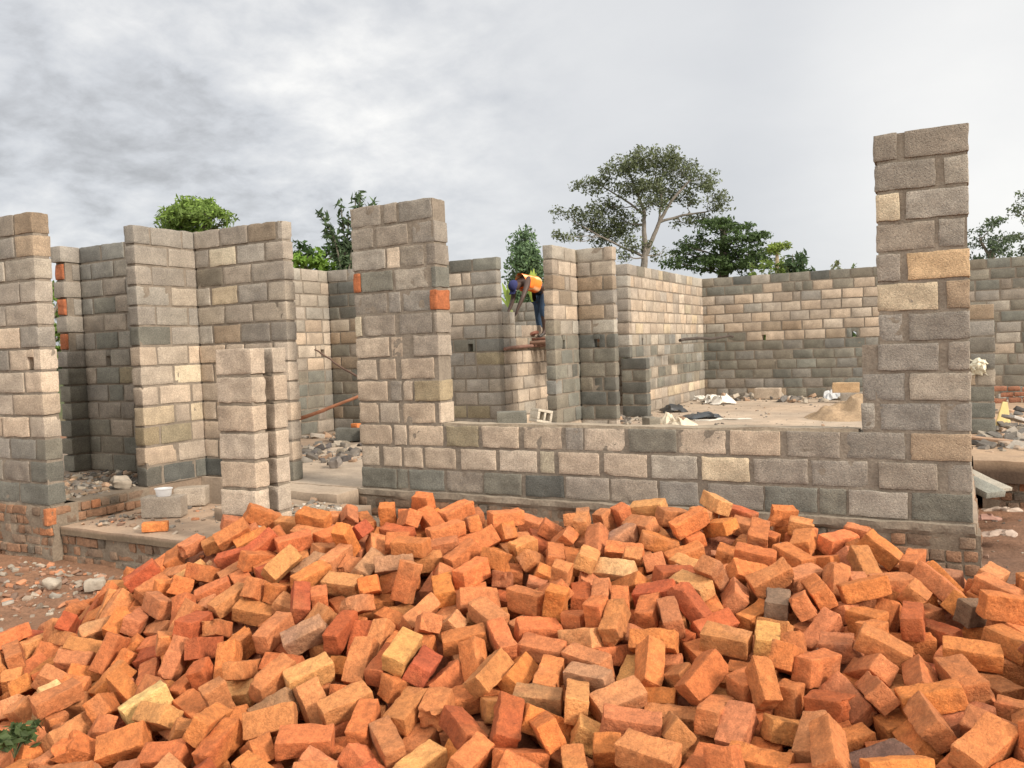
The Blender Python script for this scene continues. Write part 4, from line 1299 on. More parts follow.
1442,3552,-458,1,964,-264,-1,
-4922,2318,-458,118,0,0,993,
-111,2359,-237,106,261,434,856,
-1789,2037,-356,495,668,-325,-451,
-2803,1266,-349,675,682,180,-214,
1234,5642,-394,658,-166,719,152,
-3205,1620,-405,394,374,558,627,
-5144,2773,-458,855,0,0,518,
-3756,1899,-427,555,545,421,466,
-5238,2860,-412,232,-257,64,936,
-5848,2730,-458,940,0,0,-340,
-5632,2536,-450,457,457,540,540,
-5368,2506,-450,212,212,675,675,
-1362,2212,-323,468,54,133,-872,
885,5350,-284,899,-241,-131,-342,
-2449,2051,-330,676,72,96,-727,
-1194,2098,-332,831,511,-81,-204,
-5238,2337,-449,358,363,601,615,
1020,5594,-415,199,-57,252,945,
-4029,2093,-446,942,16,-21,-336,
244,3461,18,529,548,456,460,
442,4757,37,436,-17,-70,-897,
-6052,2741,-458,969,0,0,-248,
492,4633,36,952,15,0,306,
627,4750,46,443,439,541,564,
1270,5485,-437,387,-274,-520,710,
-976,2677,-106,670,100,-62,733,
820,5084,-126,386,-80,-262,-881,
-5891,2986,-458,944,0,0,329,
-2250,1656,-386,332,72,118,933,
-5624,3018,-458,998,0,0,-71,
-5138,2538,-458,742,0,0,670,
342,4002,30,46,37,-697,-715,
-4446,3003,-229,136,246,332,-900,
-4278,2248,-447,583,604,-394,-374,
-1512,2019,-371,425,49,128,-895,
545,3437,4,940,10,22,-339,
516,5492,-224,495,796,-171,303,
-4919,2472,-458,198,0,0,-980,
-4482,2116,-450,247,247,662,662,
-4670,2304,-450,707,707,-4,-4,
-3676,2421,-386,962,180,-117,170,
-1536,2695,-182,286,400,547,677,
966,5465,-338,630,381,-604,-306,
-2661,1887,-356,957,62,0,282,
746,5293,-260,942,-264,-90,-185,
-2750,3674,196,642,462,-138,-595,
-5422,2982,-458,79,0,0,997,
-1581,5834,-294,824,-245,246,448,
-2670,2692,-118,468,788,288,279,
-2420,1889,-362,974,94,34,203,
-788,2252,-308,989,113,92,-13,
-4906,3818,-128,521,596,-588,-165,
-3529,2487,-262,488,417,-295,-707,
624,4447,40,359,-340,618,-611,
1071,5700,-378,479,194,-767,-380,
-2916,1824,-378,365,-30,-42,930,
-2926,2030,-352,850,137,-13,-508,
-2221,1830,-379,277,401,596,638,
276,3875,20,205,-4,14,-979,
-3142,1155,-397,688,-168,684,177,
-4939,3526,-170,661,691,-233,-174,
-4410,3368,-61,771,285,42,-568,
-600,3332,-48,79,103,-622,-772,
494,4160,24,937,12,4,-349,
756,5585,-420,343,-45,226,911,
-3795,2650,-309,318,-365,-809,334,
234,5624,-286,695,355,578,-239,
1180,5808,-450,214,-214,-674,674,
-4644,4285,-154,571,-301,42,762,
-3650,2588,-300,573,290,110,-759,
-1313,2025,-376,156,45,-143,976,
-5276,3474,-403,535,328,-677,-386,
262,5172,-129,664,-394,278,571,
-4882,4011,-170,596,168,520,588,
-2040,4608,192,906,85,-60,410,
56,5085,-88,344,695,-631,14,
391,5034,-68,682,-5,-517,-517,
710,5452,-363,517,-181,211,809,
-3447,3223,48,190,-968,-153,-66,
-2797,3542,104,576,816,55,-12,
386,5195,-139,613,-353,-662,248,
-5150,3370,-386,756,-77,-90,-644,
-4926,4814,-241,632,-401,346,-565,
-5338,2722,-458,998,0,0,-62,
-1736,3843,43,993,110,33,4,
-1941,5457,-198,455,435,-730,-266,
-1307,3156,-95,356,421,515,656,
-1214,5490,-113,913,-346,43,-211,
-613,4141,85,884,96,17,457,
288,3700,16,731,13,-3,682,
928,5748,-456,313,3,-12,-950,
777,5582,-278,266,266,-195,-906,
-4668,3495,-65,201,264,302,-894,
-2952,1354,-408,177,25,7,-984,
-2650,3638,110,327,470,520,634,
-1504,3698,21,244,253,562,749,
-448,3201,-75,480,13,-102,871,
-4472,4320,-74,382,2,748,542,
-5634,4995,-450,672,-672,220,-220,
-4947,3009,-450,604,604,368,368,
-4456,2286,-458,631,0,0,776,
-4482,2488,-458,776,0,0,-631,
-4104,3208,-71,336,-22,-266,903,
-3869,2627,-354,352,339,373,788,
-2184,2235,-291,890,120,82,-431,
-2243,3118,-52,459,74,-109,878,
-1518,3160,-94,404,-11,112,-908,
-1558,3306,-64,991,99,52,74,
-778,4546,174,796,115,23,594,
-398,3798,18,910,58,45,-407,
-5567,4110,-374,0,-348,938,0,
-2691,3918,187,600,800,-3,-8,
-2652,4884,14,812,368,376,252,
-2136,4800,156,681,-101,-25,725,
776,5340,-179,460,219,744,432,
525,5372,-198,868,496,3,2,
651,5687,-289,27,-108,951,290,
-4309,2668,-434,680,263,-244,-639,
-4311,2833,-410,68,131,258,-955,
-2662,1603,-368,884,5,-55,464,
-2708,2042,-321,807,207,-30,-552,
-1740,5785,-310,793,-327,-34,512,
-782,4303,142,474,632,439,428,
-585,4562,151,499,646,428,387,
-381,4081,54,996,54,47,-56,
281,4107,34,58,48,-694,-716,
503,4310,28,348,6,-7,937,
-5042,4373,-395,191,955,-52,220,
-4354,2946,-270,372,-15,-379,-848,
-2730,1695,-360,654,667,214,286,
-2864,4782,44,818,-225,-234,-475,
-1412,5764,-279,170,691,635,-302,
-894,4366,164,740,4,124,-661,
-284,2310,-281,374,783,198,456,
160,4236,66,501,-849,170,-5,
-753,5481,-81,85,196,-407,888,
-396,5654,-222,561,731,-380,-76,
218,5322,-176,484,-244,403,737,
-4245,2944,-224,305,-791,-510,146,
-4970,3480,-261,264,78,342,899,
-4883,4557,-406,700,0,-290,-653,
-4836,4752,-419,208,-211,954,46,
-4523,4942,-456,518,-6,4,856,
-4291,2465,-455,684,-14,-14,729,
-4122,2808,-356,397,270,192,-856,
-3842,2260,-424,10,55,-700,-712,
-3863,2414,-423,553,-69,-99,824,
-3374,1639,-413,683,713,92,129,
-3377,4829,-160,803,-160,-273,-505,
-3111,3581,142,618,759,-82,-186,
-2888,4298,298,559,749,-215,-284,
-2666,5402,-405,682,-236,-171,-671,
-2014,1804,-412,973,121,54,188,
-1925,4495,180,609,792,-19,29,
-2012,5673,-376,914,-298,-134,239,
-1666,5516,-107,943,-267,-194,50,
-1506,5930,-386,271,12,332,903,
-904,5382,-116,22,-264,-904,336,
-458,5809,-456,291,-8,-2,-957,
-4854,2786,-374,269,0,0,963,
-5146,3804,-222,748,-639,157,89,
-4837,4380,-214,19,-509,-823,-251,
-3283,1875,-405,772,40,-14,-634,
-3204,3464,115,107,50,-127,985,
-2504,5289,-77,96,-384,911,111,
-2006,5170,-67,567,16,-326,-757,
-1461,3503,-30,667,62,-98,736,
-1108,5662,-187,372,655,401,521,
-435,5721,-379,98,640,431,628,
-211,5299,-119,656,-194,-621,382,
251,4841,-3,226,730,623,-168,
874,5555,-323,414,657,567,274,
901,5719,-354,150,198,798,548,
-4399,4401,-113,252,908,-267,205,
-3614,4470,42,854,-244,-222,-403,
-3726,4855,-133,34,-891,43,452,
-3016,5066,-199,287,700,635,-156,
-5057,3627,-255,623,-620,-465,-102,
-4874,4801,-327,196,122,694,-682]
# ------------------------------------------------------------------ brick heap
Bk = np.array(PILE, float).reshape(-1, 7)
Bk /= 1000
def scr(p):
    d = p-CP; z = d@CF; return 512+FOC*(d@CR)/z, 384-FOC*(d@CU)/z
BC = {'orange': (.52, .168, .058), 'terracotta': (.48, .180, .074), 'red': (.40, .098, .038), 'pale': (.58, .265, .110), 'yellow': (.60, .37, .18), 'brown': (.38, .185, .100), 'burnt': (.19, .110, .080), 'bright': (.58, .190, .060)}
LAB = {'orange': 'plain orange clay brick lying loose in the heap', 'terracotta': 'dusty terracotta clay brick lying loose in the heap', 'red': 'dark red-brown clay brick lying loose in the heap',
       'pale': 'pale sandy orange brick lying loose in the heap', 'yellow': 'underfired pale yellow brick lying loose in the heap', 'brown': 'grey-brown dusty brick lying loose in the heap', 'bright': 'bright clean orange brick lying loose in the heap'}
fixed = [(862, 742, 'burnt', 'blackened brick near the bottom right corner of the heap'), (992, 610, 'burnt', 'grey-black burnt brick at the right end of the heap'), (775, 620, 'burnt', 'half blackened brick in the right middle of the heap'),
         (603, 573, 'yellow', 'palest cream brick high on the heap at the middle of the photo'), (568, 625, 'pale', None), (640, 700, 'pale', None), (150, 690, 'yellow', None), (700, 498, 'bright', 'bright orange brick on the highest point of the heap'),
         (600, 720, 'pale', None), (575, 700, 'pale', None), (830, 500, 'bright', None), (755, 660, 'pale', None), (675, 555, 'pale', None)]
br = random.Random(3)
names = ['orange', 'terracotta', 'red', 'pale', 'yellow', 'brown', 'bright']; wts = [42, 38, 7, 4, .3, 2, 6]
kinds = [br.choices(names, wts)[0] for _ in Bk]; special = {}
NP = 300
for (x, y, k, lb) in fixed:
    best = min(range(150), key=lambda i: (scr(Bk[i, :3])[0]-x)**2+(scr(Bk[i, :3])[1]-y)**2+(1e9 if i in special else 0))
    kinds[best] = k; special[best] = lb or LAB[k]
rest = Acc()
SHADE = {'orange': 'plain orange', 'terracotta': 'dusty terracotta', 'red': 'dark red-brown', 'pale': 'pale sandy', 'yellow': 'pale yellow', 'brown': 'grey-brown', 'bright': 'bright orange', 'burnt': 'blackened'}
def pose(q):
    m = np.array(Quaternion(q).to_matrix())
    if abs(m[2, 0]) > .72: return 'on end'
    if abs(m[2, 2]) > .86: return 'lying flat'
    if abs(m[2, 1]) > .86: return 'on edge'
    return 'tilted'
sets = {}
BANDS = ((24, 'on the heap crest'), (90, 'high on the heap'), (160, 'halfway down the heap'), (999, 'low on the heap'))
SIDES = ('far left', 'left', 'centre left', 'centre', 'centre right', 'right', 'far right')
for i in range(NP):
    if special.get(i, LAB.get(kinds[i])) != LAB.get(kinds[i]): continue
    x, y = scr(Bk[i, :3]); top = float(np.interp(x, [0, 130, 300, 700, 1000], [640, 560, 510, 500, 580]))
    band = [name for lim, name in BANDS if y-top < lim][0]; side = SIDES[min(6, max(0, int(x/147)))]
    sets.setdefault((kinds[i], pose(Bk[i, 3:]), band, side), []).append((x, i))
ORDER = ('first', 'second', 'third', 'fourth', 'fifth', 'sixth', 'seventh', 'eighth', 'ninth', 'tenth')
blabel = {}
for (k, ps, band, side), mem in sets.items():
    mem.sort()
    for q, (x, i) in enumerate(mem):
        text = SHADE[k]+' brick '+ps+', '+side+', '+band
        blabel[i] = text if len(mem) == 1 else text+', '+ORDER[q]+' from left'
for i, b in enumerate(Bk):
    rng = random.Random(i); k = kinds[i]
    near = i < 330
    L, W, T = .204*rng.uniform(.96, 1.04), .100*rng.uniform(.95, 1.04), .084*rng.uniform(.94, 1.03)
    half = rng.random() < .14
    if half: L *= rng.uniform(.5, .8)
    P, Fc = rbox(L, W, T, seg=.017 if near else .04, r=rng.uniform(.003, .007), amp=.004, freq=30, seed=i % 89, warp=.0065 if near else .004, wfreq=9)
    if rng.random() < .7: P = chip(P, rng, rng.uniform(.006, .018), rng.choice((1, 2, 3)), .006)
    if rng.random() < .28: P = chip(P, rng, rng.uniform(.02, .034), 1, .010)
    if half:
        m_ = P[:, 0] > L*.40; P[m_, 0] += fbm(P[m_]*28+i, i % 37, 3)*.018-(P[m_, 2]*rng.uniform(-.5, .5))
    base = np.array(BC[k])*rng.uniform(.86, 1.12)*np.array([1, rng.uniform(.92, 1.12), rng.uniform(.85, 1.1)])
    # kiln blotches: one end or face fired paler or darker than the rest
    ax = np.array([rng.gauss(0, 1), rng.gauss(0, 1.2), rng.gauss(0, 1.2)])*np.array([4, 8, 10])
    w = np.clip(P@ax*.6+vnoise(P*14+i, i % 41)*.9+rng.uniform(-.9, .15), 0, 1)[:, None]
    other = np.array(BC[rng.choice(['pale', 'bright', 'terracotta', 'terracotta', 'red', 'brown', 'orange'])])
    if k == 'burnt': other = np.array((.33, .20, .12))
    elif rng.random() < .025: other = np.array(BC['burnt'])*1.4
    col = base*(1-w*.6)+other*w*.6
    M = np.array(Quaternion(b[3:]).to_matrix())
    if i < NP:
        a = Acc(); a.add(P, Fc, col); o = a.build('clay_brick', M_brick, origin=(0, 0, 0))
        o.rotation_mode = 'QUATERNION'; o.rotation_quaternion = Quaternion(b[3:]); o.location = tuple(b[:3])
        tag(o, blabel.get(i) or special[i], 'brick', 'loose clay bricks of the big heap')
    else: rest.add(P@M.T+b[:3], Fc, col)
tag(rest.build('clay_brick_heap', M_brick), 'smaller showing clay bricks deeper in the heap', 'bricks', kind='stuff')
# ------------------------------------------------------------------ loose things on the slabs
def single(name, label, cat, P, Fc, col, mat, loc, parent=None, smooth=True):
    a = Acc(); a.add(P+np.array(loc), Fc, col); o = a.build(name, mat, origin=loc); return tag(o, label, cat)
def blk(label, loc, rz, L=.4, D=.2, H=.2, col='p', e=(0, 0), name='concrete_block'):
    P, Fc = rbox(L, D, H, seg=.03, r=.008, amp=.004, seed=int(abs(loc[0])*31) % 90, warp=.004); P = rote(P, e[0], e[1], rz); P[:, 2] -= P[:, 2].min()
    return single(name, label, 'block', P, Fc, np.array(PAL[col] if isinstance(col, str) else col), M_block, loc)
p = on_z(158, 519, -.2); tubb = blk('grey concrete block on the porch with the white tub on top', (p[0]-.02, p[1]+.1, -.195), YAW-.05, .40, .17, .2, 'm')
p2 = on_z(186, 507, -.2); blk('second grey concrete block, half behind the one with the white tub', (p2[0], p2[1]+.08, -.195), YAW+.12, .32, .2, .19, 'm')
p3 = on_z(151, 533, -.2); P, Fc = rbox(.22, .1, .08, seg=.02, r=.006, amp=.003, seed=8, warp=.003); P = rotz(P, YAW+.25); P[:, 2] -= P[:, 2].min()
single('clay_brick', 'single orange brick lying on the porch slab in front of the tub', 'brick', P, Fc, (.62, .22, .07), M_brick, (p3[0], p3[1]+.05, -.195))
# white tub
a = Acc(); n = 28; prof = [(0, .002), (.056, .002), (.062, .010), (.070, .07), (.077, .073), (.077, .082), (.068, .082), (.060, .012), (0, .010)]
an = np.linspace(0, 2*math.pi, n, endpoint=False)
V = np.array([(r*math.cos(q)*1.15, r*math.sin(q)*.9, z) for r, z in prof for q in an]); Fc = [(i*n+j, i*n+(j+1) % n, (i+1)*n+(j+1) % n, (i+1)*n+j) for i in range(len(prof)-1) for j in range(n)]
V = rotz(V, YAW); q0 = np.array(tubb.location)+np.array([.01, -.01, .202]); a.add(V+q0, Fc, (.74, .74, .74)); tag(a.build('plastic_tub', M_plastic, origin=q0), 'small white oval plastic tub on a block', 'tub')
def rock(loc, s, col, seed, flat=.6):
    P, Fc = rbox(s, s*.8, s*flat, seg=s/5, r=s*.15, amp=s*.05, freq=3/s, seed=seed, warp=s*.12, wfreq=2.2/s)
    P = chip(P, random.Random(seed), s*.25, 4, s*.03); P = rote(P, seed*.3 % .5, seed*.7 % .5, seed*1.1); P[:, 2] -= P[:, 2].min()+s*.06
    return P, Fc
def crumple(loc, sx, sy, h, col, seed, n=22):
    u, v = np.meshgrid(np.linspace(-1, 1, n), np.linspace(-1, 1, n)); P = np.stack([u.ravel()*sx/2, v.ravel()*sy/2, np.zeros(n*n)], 1)
    e = np.sqrt(u.ravel()**2+v.ravel()**2); Q = P/max(sx, sy)*5
    P[:, 2] = h*np.clip(1.05-e**2*.8, .0, 1)*(.62+.5*np.abs(fbm(Q*.9+seed, seed, 2)))+.012
    P[:, :2] += np.stack([fbm(Q*.8+seed*3, seed+9, 2), fbm(Q*.8+seed*5, seed+7, 2)], 1)*max(sx, sy)*.14
    i = (np.arange(n-1)[None, :]+np.arange(n-1)[:, None]*n).ravel(); Fc = np.stack([i, i+1, i+n+1, i+n], 1)
    V2 = P.copy(); V2[:, 2] = np.maximum(V2[:, 2]-.006, .001)
    rim = [k for k in range(n)]+[n*k+n-1 for k in range(1, n)]+[n*(n-1)+k for k in range(n-2, -1, -1)]+[n*k for k in range(n-2, 0, -1)]
    allF = [Fc, Fc[:, ::-1]+n*n, np.array([(rim[k], rim[k]+n*n, rim[(k+1) % len(rim)]+n*n, rim[(k+1) % len(rim)]) for k in range(len(rim))])]
    return np.concatenate([P, V2]), np.concatenate(allF)
def litter(name, label, cat, px, py, z, sx, sy, h, col, seed, rz=0, mat=None):
    p = on_z(px, py, z); P, Fc = crumple(p, sx, sy, h, col, seed); P = rotz(P, YAW+rz)
    return single(name, label, cat, P, Fc, col, mat or M_plastic, (p[0], p[1], z+.003))
def scatter(name, label, region, count, smin, smax, cols, zf, seed, flat=.5, piles=()):
    """uncountable rubble: one object."""
    rng = random.Random(seed); a = Acc()
    for k in range(count):
        if piles and rng.random() < .8:
            c = rng.choice(piles); x = rng.gauss(c[0], c[2]); y = rng.gauss(c[1], c[2])
        else: x = rng.uniform(region[0], region[1]); y = rng.uniform(region[2], region[3])
        if not (region[0] < x < region[1] and region[2] < y < region[3]): continue
        s = smin*(smax/smin)**(rng.random()**1.6)
        P, Fc = rbox(s, s*rng.uniform(.5, .9), s*flat*rng.uniform(.5, 1.1), seg=s/2.5, r=s*.12, amp=s*.06, freq=2/s, seed=k % 90, warp=s*.10, wfreq=2/s, maxn=(3, 3, 2))
        P = rote(P, rng.uniform(-.5, .5), rng.uniform(-.5, .5), rng.uniform(0, 6)); 
        a.add(P+np.array([x, y, zf(x, y)+s*.12]), Fc, np.array(rng.choice(cols))*rng.uniform(.7, 1.2))
    return tag(a.build(name, M_stone), label, None, kind='stuff')
GREY = [(.27, .235, .195), (.33, .28, .22), (.2, .18, .155), (.36, .24, .16), (.15, .13, .11)]
RED = [(.30, .17, .11), (.26, .20, .15), (.42, .19, .10), (.22, .14, .1), (.33, .27, .21)]
gz = lambda x, y: float(groundz(np.array([[x, y, 0.]]))[0])
fl0 = lambda x, y: 0.
q1 = on_z(40, 575, -.52); q2 = on_z(85, 600, -.52); q3 = on_z(20, 600, -.52)
scatter('rubble', 'grey stones and rubble on the bare soil left of the heap', (-9.5, -4.6, 2.0, 4.75), 900, .010, .085, RED+RED+GREY[:2]+[(.24, .13, .08)], gz, 1, piles=((q2[0]-.1, q2[1]+.25, .28), (q1[0], q1[1], .5), (q3[0], q3[1], .45), (-7, 4.3, .5)))
scatter('rubble', 'crumbs and stones on the porch slab around the blocks', (-7.5, -5.75, 4.95, 6.2), 420, .01, .07, GREY+RED, lambda x, y: -.2, 2, piles=((-7.25, 5.3, .16), (-6.6, 6.1, .2), (-6.2, 6.1, .2), (-7.3, 5.8, .2), (-5.9, 6.0, .12)))
scatter('rubble', 'loose rubble covering the floor of the left room', (-9.5, -7.8, 5.1, 6.6), 900, .012, .09, GREY+[(.1, .09, .08), (.25, .18, .12)], lambda x, y: -.004, 3)
scatter('rubble', 'rubble along the foot of the back wall and side wall', (-5.2, 6, 17.6, 19.3), 420, .03, .24, GREY+[(.12, .11, .10), (.5, .42, .34)], fl0, 4, piles=((-4.6, 18.9, .35), (-3.4, 19.0, .4), (-2.3, 18.9, .4), (-1.2, 18.8, .5), (2.2, 18.5, .8)))
scatter('rubble', 'rubble and dark scraps on the floor behind the doorway', (-9.4, -6.6, 7.2, 11.2), 520, .02, .2, GREY+[(.09, .08, .075)], lambda x, y: -.004, 5, piles=((-8.7, 10.6, .3), (-8.2, 8.9, .35), (-7.7, 8.6, .3), (-7.1, 8.4, .25)))
scatter('rubble', 'broken bits at the foot of the block piers', (-5.4, -3.9, 10.4, 14.2), 320, .02, .16, GREY, fl0, 6, piles=((-5.2, 10.7, .2), (-4.6, 11.4, .25), (-4.9, 13.9, .3), (-4.1, 12.5, .3)))
scatter('rubble', 'scraps and stones on the raised floor at the right edge', (.15, 4.5, 9.9, 16), 700, .02, .2, GREY+[(.4, .3, .22), (.10, .09, .08)], lambda x, y: .004, 7, piles=((.55, 12.0, .4), (1.2, 12.6, .5), (.4, 11.2, .3), (.9, 14, .6)))
scatter('rubble', 'stones and brick crumbs on the soil right of the pillar', (.14, 4, 4.6, 9.7), 700, .012, .10, RED+GREY, gz, 8)
scatter('rubble', 'small crumbs spread on the room floor', (-5.2, 0, 8, 17.5), 500, .012, .06, GREY, fl0, 9)
scatter('rubble', 'mortar droppings on the soil at the foot of the front wall', (-5.3, .3, 6.0, 6.5), 260, .012, .06, GREY+RED, gz, 10)
scatter('rubble', 'pale mortar scraps and rubble on the step before the doorway', (-6.2, -4.95, 5.6, 6.2), 260, .012, .08, GREY+[(.5, .46, .40)], lambda x, y: -.085, 12, piles=((-5.35, 5.8, .14), (-5.2, 5.75, .1)))
# named loose pieces
litter('cement_bag', 'crumpled cream paper bag lying on the porch left of the blocks', 'bag', 110, 505, -.2, .22, .18, .10, (.56, .47, .35), 12)
litter('paper_scrap', 'small torn white paper scraps beside the cream bag on the porch', 'scrap', 108, 512, -.2, .22, .12, .03, (.60, .56, .46), 14)
for (x, y, s, z, lb) in ((121, 489, .17, 0., 'pale angular stone on the sill of the left room'), (336, 468, .17, 0., 'dark grey angular lump on the floor beyond the doorway'), (52, 590, .12, -.5, 'flat grey stone left of the heap, under the porch corner'), (95, 590, .15, -.5, 'flat pale stone slab against the foot of the heap'), (60, 594, .12, -.5, None), (325, 463, .12, 0., None)):
    if lb is None: continue
    p = on_z(x, y, z); P, Fc = rock(p, s, None, int(x)); single('stone', lb, 'stone', P, Fc, (.34, .29, .23) if x != 336 else (.20, .175, .155), M_stone, (p[0], p[1], z))
def plank(name, label, cat, a_, b_, w, th, col, mat=None):
    a_ = np.array(a_, float); b_ = np.array(b_, float); L = np.linalg.norm(b_-a_); P, Fc = rbox(L, w, th, seg=.08, r=.004, amp=.003, freq=6, seed=int(L*37) % 80, warp=.004, maxn=(20, 3, 2))
    d = (b_-a_)/L; s_ = np.cross((0, 0, 1), d); s_ /= np.linalg.norm(s_); u_ = np.cross(d, s_)
    P = P@np.array([d, s_, u_]); m = (a_+b_)/2
    return single(name, label, cat, P, Fc, col, mat or M_wood, m)
def stick(name, label, cat, a_, b_, r0, r1, col, sag=(0, 0, 0), amp=.03):
    acc = Acc(); m = np.array(a_, float); tube(acc, curve(a_, b_, sag, 14, int(abs(m[0])*9), amp), np.linspace(r0, r1, 14), col, 9, .006); return tag(acc.build(name, M_wood, origin=m), label, cat)
stick('branch', 'thick reddish peeled branch leaning across the doorway', 'branch', at(295, 420, 9.2), at(368, 394, 9.2), .022, .016, (.30, .13, .07), (0, 0, -.02))
stick('stick', 'thin dark stick slanting down through the doorway', 'stick', at(315, 350, 12.6), at(372, 387, 8.6), .012, .012, (.16, .09, .06))
stick('scaffold_pole', 'dark wooden pole poking out of the far corner wall', 'pole', at(680, 340.5, 16.2), at(733, 336.5, 17.6), .032, .026, (.07, .055, .045))
blk('dark block lying by the left foot of the doorway view', tuple(np.array(on_z(350, 441, 0))), YAW, .4, .2, .2, 'K'); blk('half-hidden dark block beside the doorway pillar', tuple(np.array(on_z(375, 441, 0))), YAW, .4, .2, .2, 'K')
pp = on_z(356, 441, 0); P, Fc = rbox(.13, .1, .07, seg=.03, seed=2); single('clay_brick', 'orange half brick on a dark block in the doorway', 'brick', P, Fc, (.58, .20, .07), M_brick, (pp[0], pp[1]+.02, .235))
p = at(512, 424, 11.2); blk('green-grey block behind the low wall, left of the hollow one', (p[0], p[1], .26), YAW, .40, .2, .22, 'k'); P, Fc = rbox(.42, .3, .26, seg=.05, seed=7, r=.02, warp=.02); single('concrete_block', 'block buried under the green-grey block', 'block', P, Fc, PAL['g'], M_block, (p[0], p[1], .13))
# hollow block leaning against the pier
p = at(541, 416, 10.6); a = Acc()
for (x0, x1, z0, z1) in ((-.11, .11, -.085, -.05), (-.11, .11, .05, .085), (-.11, -.075, -.048, .048), (.075, .11, -.048, .048), (-.015, .015, -.048, .048)):
    P, Fc = rbox(x1-x0, .2, z1-z0, seg=.05, r=.004, amp=.002, seed=3); a.add(rote(P+np.array([(x0+x1)/2, 0, (z0+z1)/2]), 0, .22, YAW+.5)+p, Fc, (.50, .45, .38))
tag(a.build('hollow_block', M_block, origin=p), 'pale two-hole hollow block tipped up at the foot of the pier', 'block')
p = on_z(541, 423, .0); P, Fc = rock(p, .55, None, 4, .5); single('rubble_mound', 'dark mound of rubble under the hollow block', 'rubble', P, Fc, (.12, .105, .09), M_stone, (at(541, 424, 10.9)[0], at(541, 424, 10.9)[1], -.01))
b0 = at(651, 418, 11.6); blk('dark grey block on end beside the long wall', (b0[0], b0[1], 0), YAW+.2, .16, .3, .30, 'd')
litter('cement_bag', 'crumpled cream cement bag just behind the low wall', 'bag', 668, 424, .12, .26, .2, .17, (.56, .48, .36), 21); litter('cement_bag', 'flattened cream cement bag trailing right of the crumpled one', 'bag', 684, 427, .12, .36, .18, .11, (.56, .48, .36), 25)
for o_ in [o for o in bpy.data.objects if o.name.startswith('cement_bag')][1:]: pass
litter('plastic_sheet', 'heap of torn black plastic sheet on the room floor', 'plastic', 702, 418, 0, .6, .4, .10, (.045, .05, .055), 23); litter('plastic_sheet', 'dark folded board-like sheet behind the cream bags', 'plastic', 674, 412, 0, .45, .35, .16, (.04, .04, .04), 29)
litter('plastic_bag', 'white rag-like bag heap near the far corner, left one', 'bag', 711, 403, 0, .34, .28, .20, (.60, .56, .50), 31); litter('plastic_bag', 'white spread bag near the far corner, right one', 'bag', 724, 404, 0, .5, .36, .20, (.60, .56, .50), 33)
litter('paper_strip', 'long pale strip of paper lying flat on the room floor', 'paper', 722, 420, 0, .8, .14, .02, (.58, .54, .46), 35); litter('plastic_bag', 'small white scrap lying by the foot of the long side wall', 'bag', 697, 400, 0, .5, .25, .10, (.55, .52, .46), 36)
litter('plastic_bag', 'black and white bag beside the sand heap', 'bag', 834, 400, 0, .45, .3, .2, (.42, .42, .42), 37); litter('paper_scrap', 'pale scrap at the foot of the back wall', 'scrap', 757, 391, 0, .6, .3, .16, (.62, .55, .45), 39)
p = on_z(768, 399, 0); blk('pinkish block lying at the foot of the back wall', tuple(p), .0, .55, .25, .24, 'p'); p = on_z(846, 394, 0.); p = at(846, 396, 16.6); blk('ochre block on the rubble left of the right pillar', (p[0], p[1], .20), .1, .5, .25, .2, 'o'); blk('grey block under the ochre block near the sand heap', (p[0]+.12, p[1]+.02, 0), .1, .45, .3, .2, 'g')
# sand heap
p = on_z(838, 420, 0); a = Acc(); n = 46; g = np.linspace(-1, 1, n); X, Y = np.meshgrid(g, g); P = np.stack([X.ravel()*.78, Y.ravel()*.8, np.zeros(n*n)], 1); e = np.sqrt(X.ravel()**2+Y.ravel()**2)
P[:, 2] = np.maximum(.36*np.clip(1-e, 0, 1)**.85*(1+.35*fbm(P*4, 5, 3)), 0)+fbm(P*8, 6, 3)*.02*np.clip(1-e, 0, 1)-.012; i = (np.arange(n-1)[None, :]+np.arange(n-1)[:, None]*n).ravel()
a.add(rotz(P, YAW)+np.array([p[0]+.18, p[1]+.5, 0]), np.stack([i, i+1, i+n+1, i+n], 1), (.33, .24, .155)); tag(a.build('sand_heap', M_soil, origin=(p[0], p[1]+.7, 0)), 'small heap of brown sand on the room floor left of the right pillar', 'sand heap')
# right edge
p = at(1004, 426, 11.6); P, Fc = rbox(.22, .03, .36, seg=.05, r=.005); P[:, 0] *= .62-P[:, 2]*1.9; single('foam_sheet', 'yellow tapered board standing on the raised floor at the right', 'board', rote(P, -.2, .15, YAW-.2), Fc, (.66, .50, .20), M_plastic, (p[0], p[1], p[2]+.16))
plank('plank', 'long brown board lying on the raised floor right of the pillar', 'plank', on_z(968, 437, .06), on_z(1022, 443, .05), .12, .03, (.35, .22, .14))
plank('plank', 'grey board leaning behind the yellow board', 'plank', on_z(1008, 416, .2), on_z(1026, 422, .1), .2, .04, (.42, .38, .34))
plank('concrete_slab', 'upper thin grey concrete slab leaning on the ground right of the pillar', 'slab', at(962, 470, 8.5), at(1005, 490, 8.0), .18, .035, (.36, .33, .28), M_block)
plank('concrete_slab', 'lower thin grey concrete slab right of the pillar', 'slab', at(960, 477, 8.2), at(996, 495, 7.8), .22, .06, (.22, .22, .195), M_block)
ry = CF + CR*(979-512)/FOC + CU*(384-366)/FOC; rp = CP + ry*(12.46/ry[1]); P, Fc = crumple(rp, .2, .2, .09, None, 41); P = P[:, [0, 2, 1]]*np.array([1, -1, 1])
single('plastic_bag', 'pale torn rag stuck in the face of the short pier', 'rag', P, Fc, (.60, .55, .42), M_plastic, (rp[0], 12.485, rp[2]))
